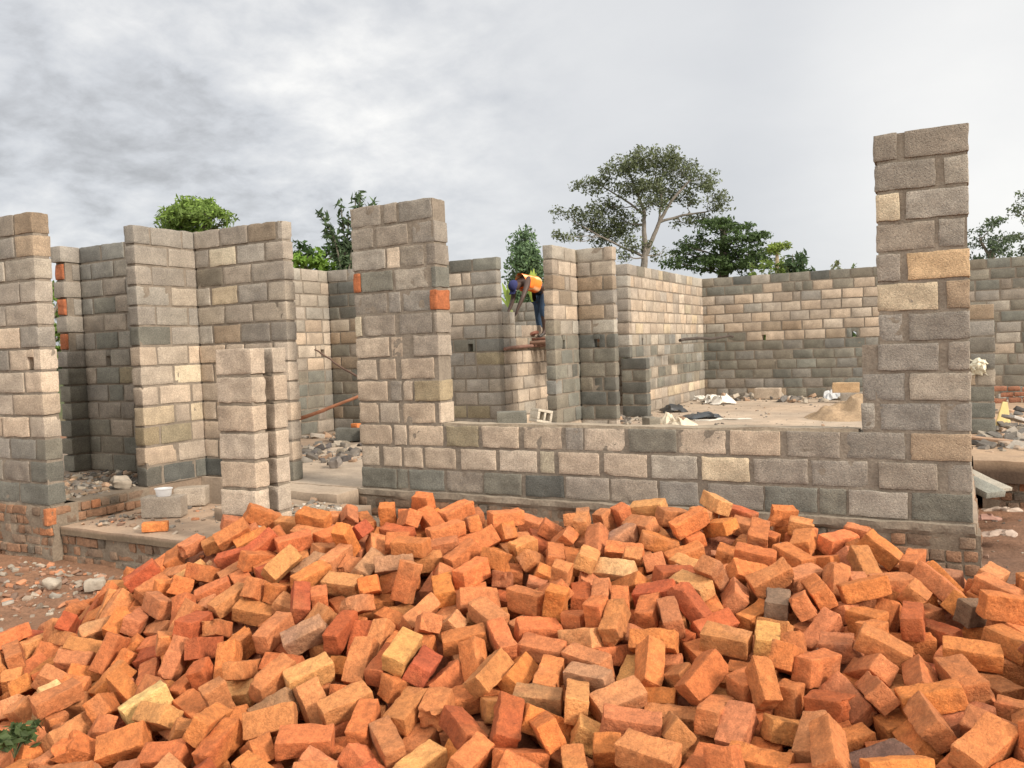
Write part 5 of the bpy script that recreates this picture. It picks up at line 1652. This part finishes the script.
for (x, y, sx, sd_, c_) in ((1003, 512, .28, 51, (.42, .33, .26)), (985, 520, .22, 53, (.30, .17, .13)), (1000, 536, .26, 55, (.40, .31, .25))):
    litter('torn_paper', {51: 'long pale torn sacking on the soil at the right edge', 53: 'reddish torn strip on the soil beside the pillar foot', 55: 'lowest torn sacking strip on the soil at the right edge'}[sd_], 'scrap', x, y, -.42, sx, .12, .05, c_, sd_, rz=-.3, mat=M_cloth)
# scaffold boards behind the pier, carried by putlogs in the wall
acc = Acc(); t = thing('scaffold', 'rough timber scaffold platform under the mason', 'scaffold', (-5.9, 13.2, 1.35))
for k in range(3):
    P, Fc = rbox(1.15, .16, .035, seg=.1, r=.004, amp=.004, seed=k, maxn=(14, 2, 2)); acc.add(rotz(P, .02*k)+np.array([-5.86, 12.75+k*.19, 1.475+.004*k]), Fc, np.array((.24, .11, .075))*wr.uniform(.7, 1.2))
acc.build('boards', M_wood, t)
acc = Acc(); tube(acc, curve((-6.37, 11.62, 1.325), (-6.36, 13.9, 1.395), (0, 0, 0), 10, 4, .01), .028, (.20, .11, .08)); acc.build('ledger', M_wood, t)
for (v, u0) in ((12.62, -6.55), (13.25, -6.55)):
    acc = Acc(); tube(acc, curve((u0, v, 1.41), (-5.32, v, 1.43), (0, 0, 0), 8, 3, .02), .035, (.22, .13, .09)); acc.build('putlog', M_wood, t)
for (u, v) in ((-5.38, 12.70), (-5.38, 13.33)):
    acc = Acc(); tube(acc, curve((u, v, -.02), (u, v, 1.6), (0, 0, 0), 8, 5, .02), .035, (.2, .13, .09)); acc.build('post', M_wood, t)
acc = Acc(); m = at(533, 335.5, 14.2); P, Fc = rock(m, .2, None, 9, .2); single('mortar_lump', 'reddish lump of wet mortar on the scaffold boards', 'mortar', P, Fc, (.27, .12, .085), M_mortar, (m[0], m[1], 1.50))
# ------------------------------------------------------------------ trees and plants
def leaves(acc, centres, n_each, spread, size, col, rng, up=.5, asp=.45, var=.25, tip=(1.25, 1.3, 1.0)):
    C = np.asarray(centres); k = len(C)*n_each; c = np.repeat(C, n_each, 0)
    sp = np.asarray(spread) if np.ndim(spread) else np.array([spread]*3)
    d = rng.normal(size=(k, 3)); d /= np.linalg.norm(d, axis=1, keepdims=True); d *= rng.rand(k, 1)**.45
    p = c+d*sp
    nrm = rng.normal(size=(k, 3))+np.array([0, 0, up*2]); nrm /= np.linalg.norm(nrm, axis=1, keepdims=True)
    t = rng.normal(size=(k, 3)); t -= (t*nrm).sum(1, keepdims=True)*nrm; t /= np.linalg.norm(t, axis=1, keepdims=True); b = np.cross(nrm, t)
    s = (size*(.6+.8*rng.rand(k)))[:, None]
    V = np.stack([p-t*s*.5, p+b*s*asp*.5+nrm*s*.06, p+t*s*.5, p-b*s*asp*.5+nrm*s*.06], 1).reshape(-1, 3)
    i = np.arange(k)*4; F_ = np.stack([i, i+1, i+2, i+3], 1)
    cl = np.repeat(rng.uniform(1-var, 1+var, len(C)), n_each)[:, None]*rng.uniform(.8, 1.2, (k, 1))*np.array(col)
    young = (rng.rand(k) < .12)[:, None]; cl = np.where(young, cl*np.array(tip), cl)
    acc.add(V, F_, np.repeat(cl, 4, 0))
def tree(name, label, d, base, trunk, pads, leaf, col, bark=(.17, .14, .11), dens=1., r0=.25, ground=-.5, group=None, seed=0, up=.5, asp=.45, clump=.5, per=26, twig=True, flatz=.75, cat='tree', depthk=.9):
    """base: photo column of the foot; trunk: list of polylines [(px, py, radius)...]; pads: (px, py, rx, ry) in photo units at distance d."""
    rng = np.random.RandomState(seed+100); s = d/FOC
    b = at(base, 384, d); root = thing(name, label, cat, (b[0], b[1], ground), group)
    at_ = Acc(); ac = Acc(); nodes = []
    for pl in trunk:
        pts = np.array([at(x, y, d) for x, y, _ in pl])
        off = rng.normal()*.0
        tt = np.linspace(0, len(pl)-1, len(pl)*4); P = np.stack([np.interp(tt, range(len(pl)), pts[:, k]) for k in range(3)], 1)
        rad = np.interp(tt, range(len(pl)), [q[2] for q in pl]); P[1:-1] += rng.normal(size=P[1:-1].shape)*rad[1:-1, None]*.12
        tube(at_, P, rad, np.array(bark), 9); nodes += [(P[k], rad[k]) for k in range(2, len(P))]
    NP_ = np.array([n[0] for n in nodes])
    for (x, y, rx, ry) in pads:
        c = at(x, y, d); dy = rng.uniform(-1, 1)*depthk*max(rx, ry)*s*1.2; c = c+_f*dy
        j = np.argmin(np.linalg.norm(NP_-c, axis=1)+np.maximum(0, NP_[:, 2]-c[2]+.1)*2); p0, r_ = nodes[j]
        L = np.linalg.norm(c-p0); rb = min(r_*.6, .02+L*.022)
        B = curve(p0, c, np.array([0, 0, -.06*L]), 8, int(x), .08*L); tube(at_, B, np.linspace(rb, rb*.35, 8), np.array(bark), 6)
        R = np.array([rx*s, max(rx, ry)*s*depthk, ry*s])
        nt_ = max(5, int(dens*R[0]*R[1]/(clump*clump)*3.2*max(1, R[2]/clump*.8)))
        q = rng.normal(size=(nt_, 3)); q /= np.linalg.norm(q, axis=1, keepdims=True); q *= (rng.rand(nt_, 1)**.4)
        loc = c+(q[:, :1]*R[0])*_r+(q[:, 1:2]*R[1])*_f+(q[:, 2:3]*R[2])*_u
        if twig:
            for k in range(0, nt_, 3):
                tube(at_, curve(B[4+k % 4], loc[k], np.array([0, 0, .05*L*rng.rand()]), 4), np.linspace(rb*.3, .008, 4), np.array(bark), 4)
        leaves(ac, loc, per, (clump, clump, clump*flatz), leaf, col, rng, up, asp)
    at_.build('trunk', M_bark, root); ac.build('crown', M_leaf, root, smooth=False); return root
yb = 400
# big umbrella-crowned tree
tree('umbrella_tree', 'largest tree, wide open umbrella crown on a forked pale trunk above the back wall', 46, 645, [[(646, 372, .26), (645, 300, .22), (644, 265, .19), (645, 252, .17), (644, 228, .12), (644, 212, .10), (636, 190, .07), (628, 170, .04)], [(645, 256, .15), (652, 240, .12), (660, 220, .10), (672, 200, .08), (690, 180, .05)], [(660, 222, .08), (684, 215, .06), (706, 212, .04)], [(644, 214, .07), (625, 200, .05), (600, 185, .03)], [(643, 256, .08), (622, 247, .06), (598, 235, .05), (575, 222, .03)], [(658, 226, .06), (662, 200, .05), (655, 175, .03)]],
     [(650, 162, 32, 12), (625, 172, 24, 13), (680, 166, 26, 12), (700, 178, 20, 14), (600, 184, 20, 10), (585, 184, 13, 8), (640, 190, 28, 12), (668, 188, 24, 12), (706, 198, 14, 12), (608, 205, 20, 9), (595, 216, 22, 13), (572, 214, 12, 7), (557, 212, 9, 7), (612, 232, 24, 14), (585, 230, 14, 9), (632, 246, 16, 10), (625, 220, 20, 12), (700, 217, 16, 7), (718, 208, 12, 9), (722, 203, 8, 5), (683, 222, 12, 5), (664, 252, 13, 8), (568, 239, 10, 4), (556, 236, 6, 4), (648, 206, 18, 9), (690, 196, 16, 10), (620, 258, 10, 5)], .19, (.135, .155, .085), bark=(.19, .165, .14), dens=1.1, seed=1, clump=.38, per=20, flatz=.75, depthk=.8)
# dense dark tree in tiers
tree('dense_tree', 'dense dark green tree with layered boughs right of the umbrella tree', 40, 722, [[(722, 372, .35), (722, 300, .3), (724, 270, .26), (724, 240, .18), (722, 222, .1)]],
     [(722, 222, 18, 7), (712, 228, 22, 9), (738, 228, 18, 8), (700, 240, 18, 8), (730, 242, 26, 9), (750, 240, 16, 8), (760, 236, 8, 5), (690, 254, 18, 9), (715, 256, 26, 9), (745, 256, 22, 9), (680, 264, 16, 7), (705, 268, 24, 8), (735, 268, 26, 8), (765, 262, 16, 8), (762, 252, 12, 6), (685, 246, 10, 4)], .2, (.062, .098, .034), bark=(.1, .085, .07), dens=1.15, seed=2, clump=.42, per=26, flatz=.32)
tree('young_tree', 'small bright green tree with a bare pale stem above the back wall', 34, 777, [[(777, 372, .10), (777, 300, .09), (777, 265, .08), (777, 250, .06)]], [(775, 246, 8, 5), (781, 248, 6, 4), (772, 250, 6, 3)], .16, (.19, .25, .055), bark=(.35, .28, .18), dens=1.5, seed=3, clump=.22, per=26)
def plant(name, label, d, px, py_top, width, n, col, leaf=.3, seed=0, base_y=300, asp=.4, lean=.3, group=None, cat='plant', rows=7):
    """stems rising from one foot, leaf pairs along them"""
    rng = np.random.RandomState(seed); s = d/FOC; b = at(px, 384, d); root = thing(name, label, cat, (b[0], b[1], -.5), group); at_ = Acc(); ac = Acc()
    foot = np.array([b[0], b[1], -.5]); top = at(px, py_top, d)[2]
    for k in range(n):
        x = (rng.rand()-.5)*width*s; y = (rng.rand()-.5)*width*s*.6; h = top-(rng.rand()**1.3)*.45*(top+.5)*.4-(abs(x)/(width*s*.5))**2*.25
        e = foot+_r*x+_f*y; e[2] = h
        B = curve(foot+_r*x*.2, e, -_r*x*.15, 9, seed+k, .06); tube(at_, B, np.linspace(.03, .008, 9), (.13, .12, .06), 5)
        tt = rng.uniform(.35, 1, 16*rows//4); C = np.stack([np.interp(tt, np.linspace(0, 1, 9), B[:, q]) for q in range(3)], 1)
        leaves(ac, C, rows, (leaf*.8, leaf*.8, leaf*.6), leaf, col, rng, .25, asp)
    at_.build('stem', M_bark, root); ac.build('foliage', M_leaf, root, smooth=False); return root
plant('shrub', 'bright green shrub at the foot of the small bare-stemmed tree', 30, 777, 256, 46, 26, (.15, .21, .05), .16, 4)
plant('shrub', 'dark upright leafy sprays right of the small bare-stemmed tree', 26, 800, 251, 26, 9, (.07, .11, .05), .26, 5, asp=.3)
plant('shrub', 'faint pale green tuft above the back wall, left one', 30, 838, 262, 20, 8, (.16, .18, .09), .16, 6); plant('shrub', 'faint pale green tuft above the back wall next to the right pillar', 30, 862, 260, 16, 8, (.14, .18, .08), .16, 7)
# left: bright tree behind the corner wall
tree('mango_tree', 'bright green round bushy tree peeping over the corner wall at the left', 15, 193, [[(193, 400, .14), (193, 300, .12), (193, 250, .10)], [(193, 250, .07), (180, 225, .04)], [(193, 250, .07), (208, 222, .04)]],
     [(193, 208, 20, 10), (193, 219, 26, 9), (174, 216, 13, 8), (215, 214, 14, 9), (186, 203, 9, 6), (205, 203, 7, 5), (163, 226, 9, 6), (224, 222, 8, 8), (193, 234, 30, 10), (175, 252, 24, 14), (213, 252, 24, 14)], .11, (.17, .25, .06), dens=1.9, seed=11, clump=.14, per=26, up=.1, asp=.3)
# greenery between corner wall and left pillar
tree('leafy_bush', 'yellow-green leafy bush over the far corner, left of the tall pillar', 22, 318, [[(318, 400, .10), (318, 330, .09), (318, 290, .07)]], [(303, 262, 14, 9), (320, 262, 14, 8), (340, 266, 12, 8), (352, 264, 10, 8), (312, 280, 24, 12), (345, 285, 22, 12)], .20, (.14, .235, .035), dens=1., seed=12, clump=.22, per=22, cat='bush')
tree('dark_bush', 'darker green bush behind the yellow-green one, right of the corner wall', 27, 302, [[(302, 400, .10), (302, 330, .09), (302, 270, .07)]], [(300, 250, 9, 9), (312, 256, 10, 7), (296, 262, 10, 10), (335, 252, 12, 7), (345, 250, 10, 8)], .2, (.045, .085, .028), dens=1., seed=13, clump=.24, per=22, cat='bush')
def spray_tree(name, label, d, stems, col, leaf, seed, clump):
    rng = np.random.RandomState(seed); b = at(stems[0][0][0], 384, d); root = thing(name, label, 'tree', (b[0], b[1], -.5)); at_ = Acc(); ac = Acc()
    for st in stems:
        pts = np.array([at(x, y, d)+_f*rng.uniform(-.15, .15) for x, y in st]); tt = np.linspace(0, len(st)-1, 14)
        P = np.stack([np.interp(tt, range(len(st)), pts[:, k]) for k in range(3)], 1); tube(at_, P, np.linspace(.035, .012, 14), (.12, .11, .08), 6)
        leaves(ac, P[5:], 9, (clump*.8, clump*.8, clump), leaf, col, rng, -.1, .28)
    at_.build('trunk', M_bark, root); ac.build('crown', M_leaf, root, smooth=False); return root
foot = (345, 380)
spray_tree('slender_tree', 'slender dark-leaved tree with upswept sprays just left of the tall pillar', 20, [[foot, (345, 300), (344, 240), (342, 206)], [foot, (345, 290), (336, 240), (321, 213)], [foot, (346, 300), (352, 240), (361, 196)], [foot, (346, 300), (356, 235), (373, 203)], [foot, (345, 290), (338, 250), (328, 235)], [foot, (345, 290), (342, 250), (334, 238)], [foot, (345, 280), (346, 250), (349, 218)], [foot, (345, 280), (350, 255), (354, 235)], [foot, (345, 280), (340, 262), (336, 255)], [foot, (346, 290), (355, 230), (355, 198)]], (.075, .115, .055), .24, 14, .16)
# between middle wall and pier
tree('conical_tree', 'tall grey-green conical tree behind the bending mason', 36, 526, [[(526, 385, .12), (526, 330, .10), (525, 270, .06), (524, 238, .03)]], [(524, 237, 7, 6), (523, 246, 12, 8), (527, 256, 15, 9), (521, 264, 13, 9), (530, 270, 15, 10), (519, 280, 11, 8), (533, 286, 14, 12), (517, 293, 9, 7), (527, 298, 16, 10)], .2, (.125, .19, .10), dens=3.4, seed=15, clump=.40, per=34, up=.1)
def banana(name, label, d, px, foot_y, fronds, col, seed):
    rng = np.random.RandomState(seed); b = at(px, foot_y, d); root = thing(name, label, 'plant', (b[0], b[1], -.5)); at_ = Acc(); ac = Acc()
    top = np.array([b[0], b[1], b[2]]); tube(at_, np.array([[b[0], b[1], -.5], [b[0], b[1], (b[2]-.5)/2], top]), [.13, .11, .07], (.22, .24, .10), 9); at_.build('stem', M_bark, root)
    for (x, y, w) in fronds:
        e = at(x, y, d)+_f*rng.uniform(-.4, .4); B = curve(top, e, np.array([0, 0, .12*np.linalg.norm(e-top)]), 12); T = np.gradient(B, axis=0); S = np.cross(T, _f+.3*_u); S /= np.linalg.norm(S, axis=1, keepdims=True)
        ww = w*np.sin(np.linspace(.25, math.pi-.1, 12))[:, None]; V = np.concatenate([B-S*ww-_u*ww*.35, B, B+S*ww-_u*ww*.35]); k = 12
        Fc = [(i, i+1, k+i+1, k+i) for i in range(k-1)]+[(k+i, k+i+1, 2*k+i+1, 2*k+i) for i in range(k-1)]
        ac.add(V, Fc, np.array(col)*rng.uniform(.8, 1.2))
    ac.build('fronds', M_leaf, root); return root
banana('banana_plant', 'banana plant with pale green blades left of the mason', 19, 510, 310, [(502, 283, .045), (507, 291, .05), (513, 292, .04), (508, 282, .04), (504, 289, .04), (499, 296, .03)], (.30, .40, .10), 1)
banana('banana_plant', 'yellow-green banana blades between the mason and the conical tree', 21, 533, 304, [(526, 278, .055), (531, 270, .06), (536, 273, .055), (541, 284, .05), (529, 274, .05), (534, 268, .05)], (.34, .42, .08), 2)
# right edge trees
tree('broad_tree', 'rounded grey-green tree right of the tall right pillar', 42, 992, [[(992, 372, .25), (992, 300, .2), (992, 250, .15)], [(992, 262, .1), (980, 240, .06)]], [(978, 228, 12, 8), (992, 224, 9, 6), (1000, 238, 14, 8), (978, 243, 11, 9), (992, 250, 16, 8), (1008, 250, 12, 9), (975, 256, 10, 6)], .2, (.095, .125, .075), dens=.8, seed=16, clump=.36, per=24)
tree('tall_tree', 'taller tree cut off by the right edge of the photo', 45, 1030, [[(1032, 372, .3), (1032, 300, .25), (1030, 250, .2), (1028, 200, .1)]], [(1022, 194, 11, 7), (1030, 205, 16, 8), (1015, 214, 9, 6), (1028, 225, 16, 8), (1018, 236, 13, 7), (1036, 248, 16, 9), (1040, 196, 12, 8)], .2, (.115, .14, .08), dens=.8, seed=17, clump=.36, per=24)
# greenery in the gap behind the left wall
tree('leafy_bush', 'leafy bush showing in the gap between the two leftmost walls', 13, 45, [[(50, 420, .08), (50, 350, .06), (48, 320, .05)]], [(52, 290, 14, 10), (56, 310, 12, 12), (52, 335, 14, 12), (30, 300, 20, 14), (30, 335, 20, 14), (58, 350, 10, 12)], .14, (.13, .20, .045), dens=.9, seed=18, clump=.15, per=16, up=.1, cat='bush')
# distant belt of vegetation beyond the plot
rng = np.random.RandomState(77); ac = Acc(); C = []
for k in range(420):
    an_ = rng.uniform(-1.1, 1.1); dd = rng.uniform(80, 120); C.append(lat(math.sin(an_)*dd, math.cos(an_)*dd, rng.uniform(-.5, 2.6)))
leaves(ac, C, 60, (3.5, 3.5, 1.6), 1.1, (.07, .10, .04), rng); tag(ac.build('treeline', M_leaf, smooth=False), 'far belt of trees beyond the site', kind='stuff')
# ------------------------------------------------------------------ the mason
def skinbody():
    # local frame: x to the mason's front (photo left), y away from viewer, z up; feet at z=0
    J = {}; Ed = []
    def j(n, p, r, par=None):
        J[n] = (len(J), p, r)
        if par: Ed.append((J[par][0], J[n][0]))
    j('pelvis', (0, 0, .90), (.125, .15)); j('waist', (.16, 0, 1.00), (.12, .14), 'pelvis'); j('chest', (.36, 0, 1.06), (.125, .165), 'waist'); j('upchest', (.49, 0, 1.03), (.105, .155), 'chest')
    j('neck', (.575, 0, 1.0), .062, 'upchest'); j('jaw', (.64, 0, .955), .080, 'neck'); j('skull', (.705, 0, .945), .100, 'jaw'); j('crown', (.745, 0, .94), .088, 'skull')
    for s, n in ((1, 'l'), (-1, 'r')):
        j('sh'+n, (.50, .17*s, 1.02), .068, 'upchest')
        if s > 0: el, wr_ = (.72, .24, .74), (.84, .20, .50)
        else: el, wr_ = (.54, -.22, .70), (.74, -.14, .48)
        el = np.array(el); w_ = np.array(wr_); sh = np.array((.50, .17*s, 1.02))
        j('ua'+n, tuple((sh+el)/2), .052, 'sh'+n); j('el'+n, tuple(el), .043, 'ua'+n); j('fa'+n, tuple(el*.6+w_*.4), .041, 'el'+n); j('wr'+n, tuple(w_), .027, 'fa'+n)
        d = (w_-el)/np.linalg.norm(w_-el); side = np.cross(d, (0, 1., 0)); side /= np.linalg.norm(side); lt = np.cross(side, d)
        pm = w_+d*.055; j('palm'+n, tuple(pm), (.020, .036), 'wr'+n)
        for k in range(4):
            o = lt*(.026-.0175*k); L = (.072, .080, .074, .058)[k]
            j(f'f{k}a'+n, tuple(pm+o+d*.035), .0095, 'palm'+n); j(f'f{k}b'+n, tuple(pm+o*1.1+d*(.035+L*.55)+side*.012), .0088, f'f{k}a'+n); j(f'f{k}c'+n, tuple(pm+o*1.1+d*(.035+L*.9)+side*.036), .0075, f'f{k}b'+n)
        j('t1'+n, tuple(w_+d*.03+lt*.034), .011, 'palm'+n); j('t2'+n, tuple(w_+d*.065+lt*.058+side*.01), .0095, 't1'+n); j('t3'+n, tuple(w_+d*.092+lt*.060+side*.024), .008, 't2'+n)
        j('hip'+n, (-.02, .10*s, .86), .10, 'pelvis'); kx = .06*s
        j('th'+n, (.00+kx*.4, .115*s, .68), .083, 'hip'+n); j('kn'+n, (.03+kx, .12*s, .48), .060, 'th'+n); j('cf'+n, (-.01+kx*1.2, .12*s, .32), .057, 'kn'+n); j('an'+n, (-.03+kx*1.4, .12*s, .09), .036, 'cf'+n)
        j('heel'+n, (-.045+kx*1.4, .12*s, .035), .034, 'an'+n); j('ball'+n, (.09+kx*1.4, .125*s, .028), .034, 'an'+n); j('toe'+n, (.15+kx*1.4, .125*s, .022), .024, 'ball'+n)
    j('nose', (.672, 0, .865), .016, 'jaw'); j('chin', (.62, 0, .885), .030, 'jaw')
    return J, Ed
def skin_mesh(name, J, Ed, mat, colf, parent, M, levels=2, rad=1.0, root='pelvis'):
    me = bpy.data.meshes.new(name); V = [v[1] for v in J.values()]; me.from_pydata(V, Ed, []); ob = bpy.data.objects.new(name, me); sc.collection.objects.link(ob)
    md = ob.modifiers.new('skin', 'SKIN'); md.use_smooth_shade = True; md.branch_smoothing = .6
    for i, v in enumerate(J.values()):
        r = v[2]; r = (r, r) if np.isscalar(r) else r; me.skin_vertices[0].data[i].radius = (r[0]*rad, r[1]*rad); me.skin_vertices[0].data[i].use_root = False
    me.skin_vertices[0].data[J[root][0]].use_root = True
    sb = ob.modifiers.new('sub', 'SUBSURF'); sb.levels = levels; sb.render_levels = levels
    dg = bpy.context.evaluated_depsgraph_get(); dg.update(); m2 = bpy.data.meshes.new_from_object(ob.evaluated_get(dg)); bpy.data.objects.remove(ob)
    P = np.array([v.co for v in m2.vertices]); Fq = [tuple(p.vertices) for p in m2.polygons if len(p.vertices) == 4]; Ft = [tuple(p.vertices) for p in m2.polygons if len(p.vertices) == 3]
    C = colf(P); Q = P@M[:3, :3].T+M[:3, 3]
    a = Acc(); a.add(Q, np.array(Fq), C)
    if Ft: a.F.append(np.array(Ft))
    return a.build(name, mat, parent)
J, Ed = skinbody()
hip = at(541, 292, 14.4); fz = 1.497; sc_ = .92
xf = -_r*.72+_f*-.69; xf /= np.linalg.norm(xf); yf = np.cross(_u, xf)
MW = np.eye(4); MW[:3, 0] = xf*sc_; MW[:3, 1] = yf*sc_; MW[:3, 2] = _u*sc_; MW[:3, 3] = (hip[0], hip[1], fz)
per = thing('person', 'mason in orange vest and blue jeans bending over the unfinished wall', 'person', (hip[0], hip[1], fz))
skin = (.060, .034, .024)
def bodycol(P):
    c = np.tile(skin, (len(P), 1)); c[P[:, 2] < .075] = (.05, .045, .04); return c
skin_mesh('body', J, Ed, M_skin, bodycol, per, MW)
def sub(keys, scale, ends={}):
    idx = {k: i for i, k in enumerate(keys)}; J2 = {k: (idx[k], J[k][1] if k not in ends else ends[k], (np.array(J[k][2] if not np.isscalar(J[k][2]) else (J[k][2],)*2)+scale).tolist()) for k in keys}
    inv = {v[0]: k for k, v in J.items()}; E2 = [(idx[inv[a]], idx[inv[b]]) for a, b in Ed if inv[a] in idx and inv[b] in idx]; return J2, E2
J2, E2 = sub(['pelvis', 'waist', 'hipl', 'thl', 'knl', 'cfl', 'hipr', 'thr', 'knr', 'cfr'], .016, {'waist': (.07, 0, .95), 'cfl': (-.03, .12, .17), 'cfr': (-.075, -.12, .17)})
skin_mesh('jeans', J2, E2, M_cloth, lambda P: np.tile((.035, .06, .10), (len(P), 1))*(1+.25*vnoise(P*12, 5))[:, None], per, MW)
J3, E3 = sub(['waist', 'chest', 'upchest', 'shl', 'shr'], .024, {'waist': (.03, 0, .95)})
def vestcol(P):
    c = np.tile((.95, .20, .03), (len(P), 1)); st = (np.abs(np.abs(P[:, 1])-.085) < .022); c[st] = (.85, .55, .30); return c
skin_mesh('vest', J3, E3, M_cloth, vestcol, per, MW, root='chest')
acc = Acc(); th_ = np.linspace(0, math.pi*.5, 8); ph = np.linspace(0, 2*math.pi, 24, endpoint=False)
V = np.array([(.112*math.cos(t_)*math.cos(p_), .100*math.cos(t_)*math.sin(p_), .108*math.sin(t_)) for t_ in th_ for p_ in ph]); V = rote(V, 0, 1.25, 0)+np.array([.712, 0, .952])
acc.add(V@MW[:3, :3].T+MW[:3, 3], [(i*24+j_, i*24+(j_+1) % 24, (i+1)*24+(j_+1) % 24, (i+1)*24+j_) for i in range(7) for j_ in range(24)], (.03, .035, .11))
P, Fc = rbox(.10, .15, .012, seg=.02, r=.005); P = rote(P, 0, 1.2, 0)+np.array([.745, 0, .845]); acc.add(P@MW[:3, :3].T+MW[:3, 3], Fc, (.04, .045, .13)); acc.build('cap', M_cloth, per)
for s in (-1, 1):
    acc = Acc(); tube(acc, [at_p for at_p in (np.array([.687, .034*s, .872]), np.array([.687, .034*s, .860]))], [.013, .009], (.5, .48, .45), 8); 
    for k in range(len(acc.V)): acc.V[k] = acc.V[k]@MW[:3, :3].T+MW[:3, 3]
    acc.build('eye', M_skin, per)
hw = MW[:3, :3]@np.array((.80, .02, .44))+MW[:3, 3]

rng = np.random.RandomState(5); wp = on_z(14, 748, -.28); root = thing('weed', 'small dark leafy weed growing among the bricks in the bottom left corner', 'plant', (wp[0], wp[1], wp[2]-.05)); at_ = Acc(); ac = Acc(); tips = []
for k in range(9):
    e = wp+np.array([rng.normal()*.06, rng.normal()*.06, .03+rng.rand()*.06]); tube(at_, curve(wp-np.array([0, 0, .05]), e, (0, 0, .03), 6), .003, (.10, .11, .05), 5); tips += [e, (e+wp)/2+np.array([0, 0, .03])]
leaves(ac, tips, 7, (.035, .035, .03), .045, (.07, .10, .035), rng, .4, .6); at_.build('stem', M_bark, root); ac.build('foliage', M_leaf, root, smooth=False)
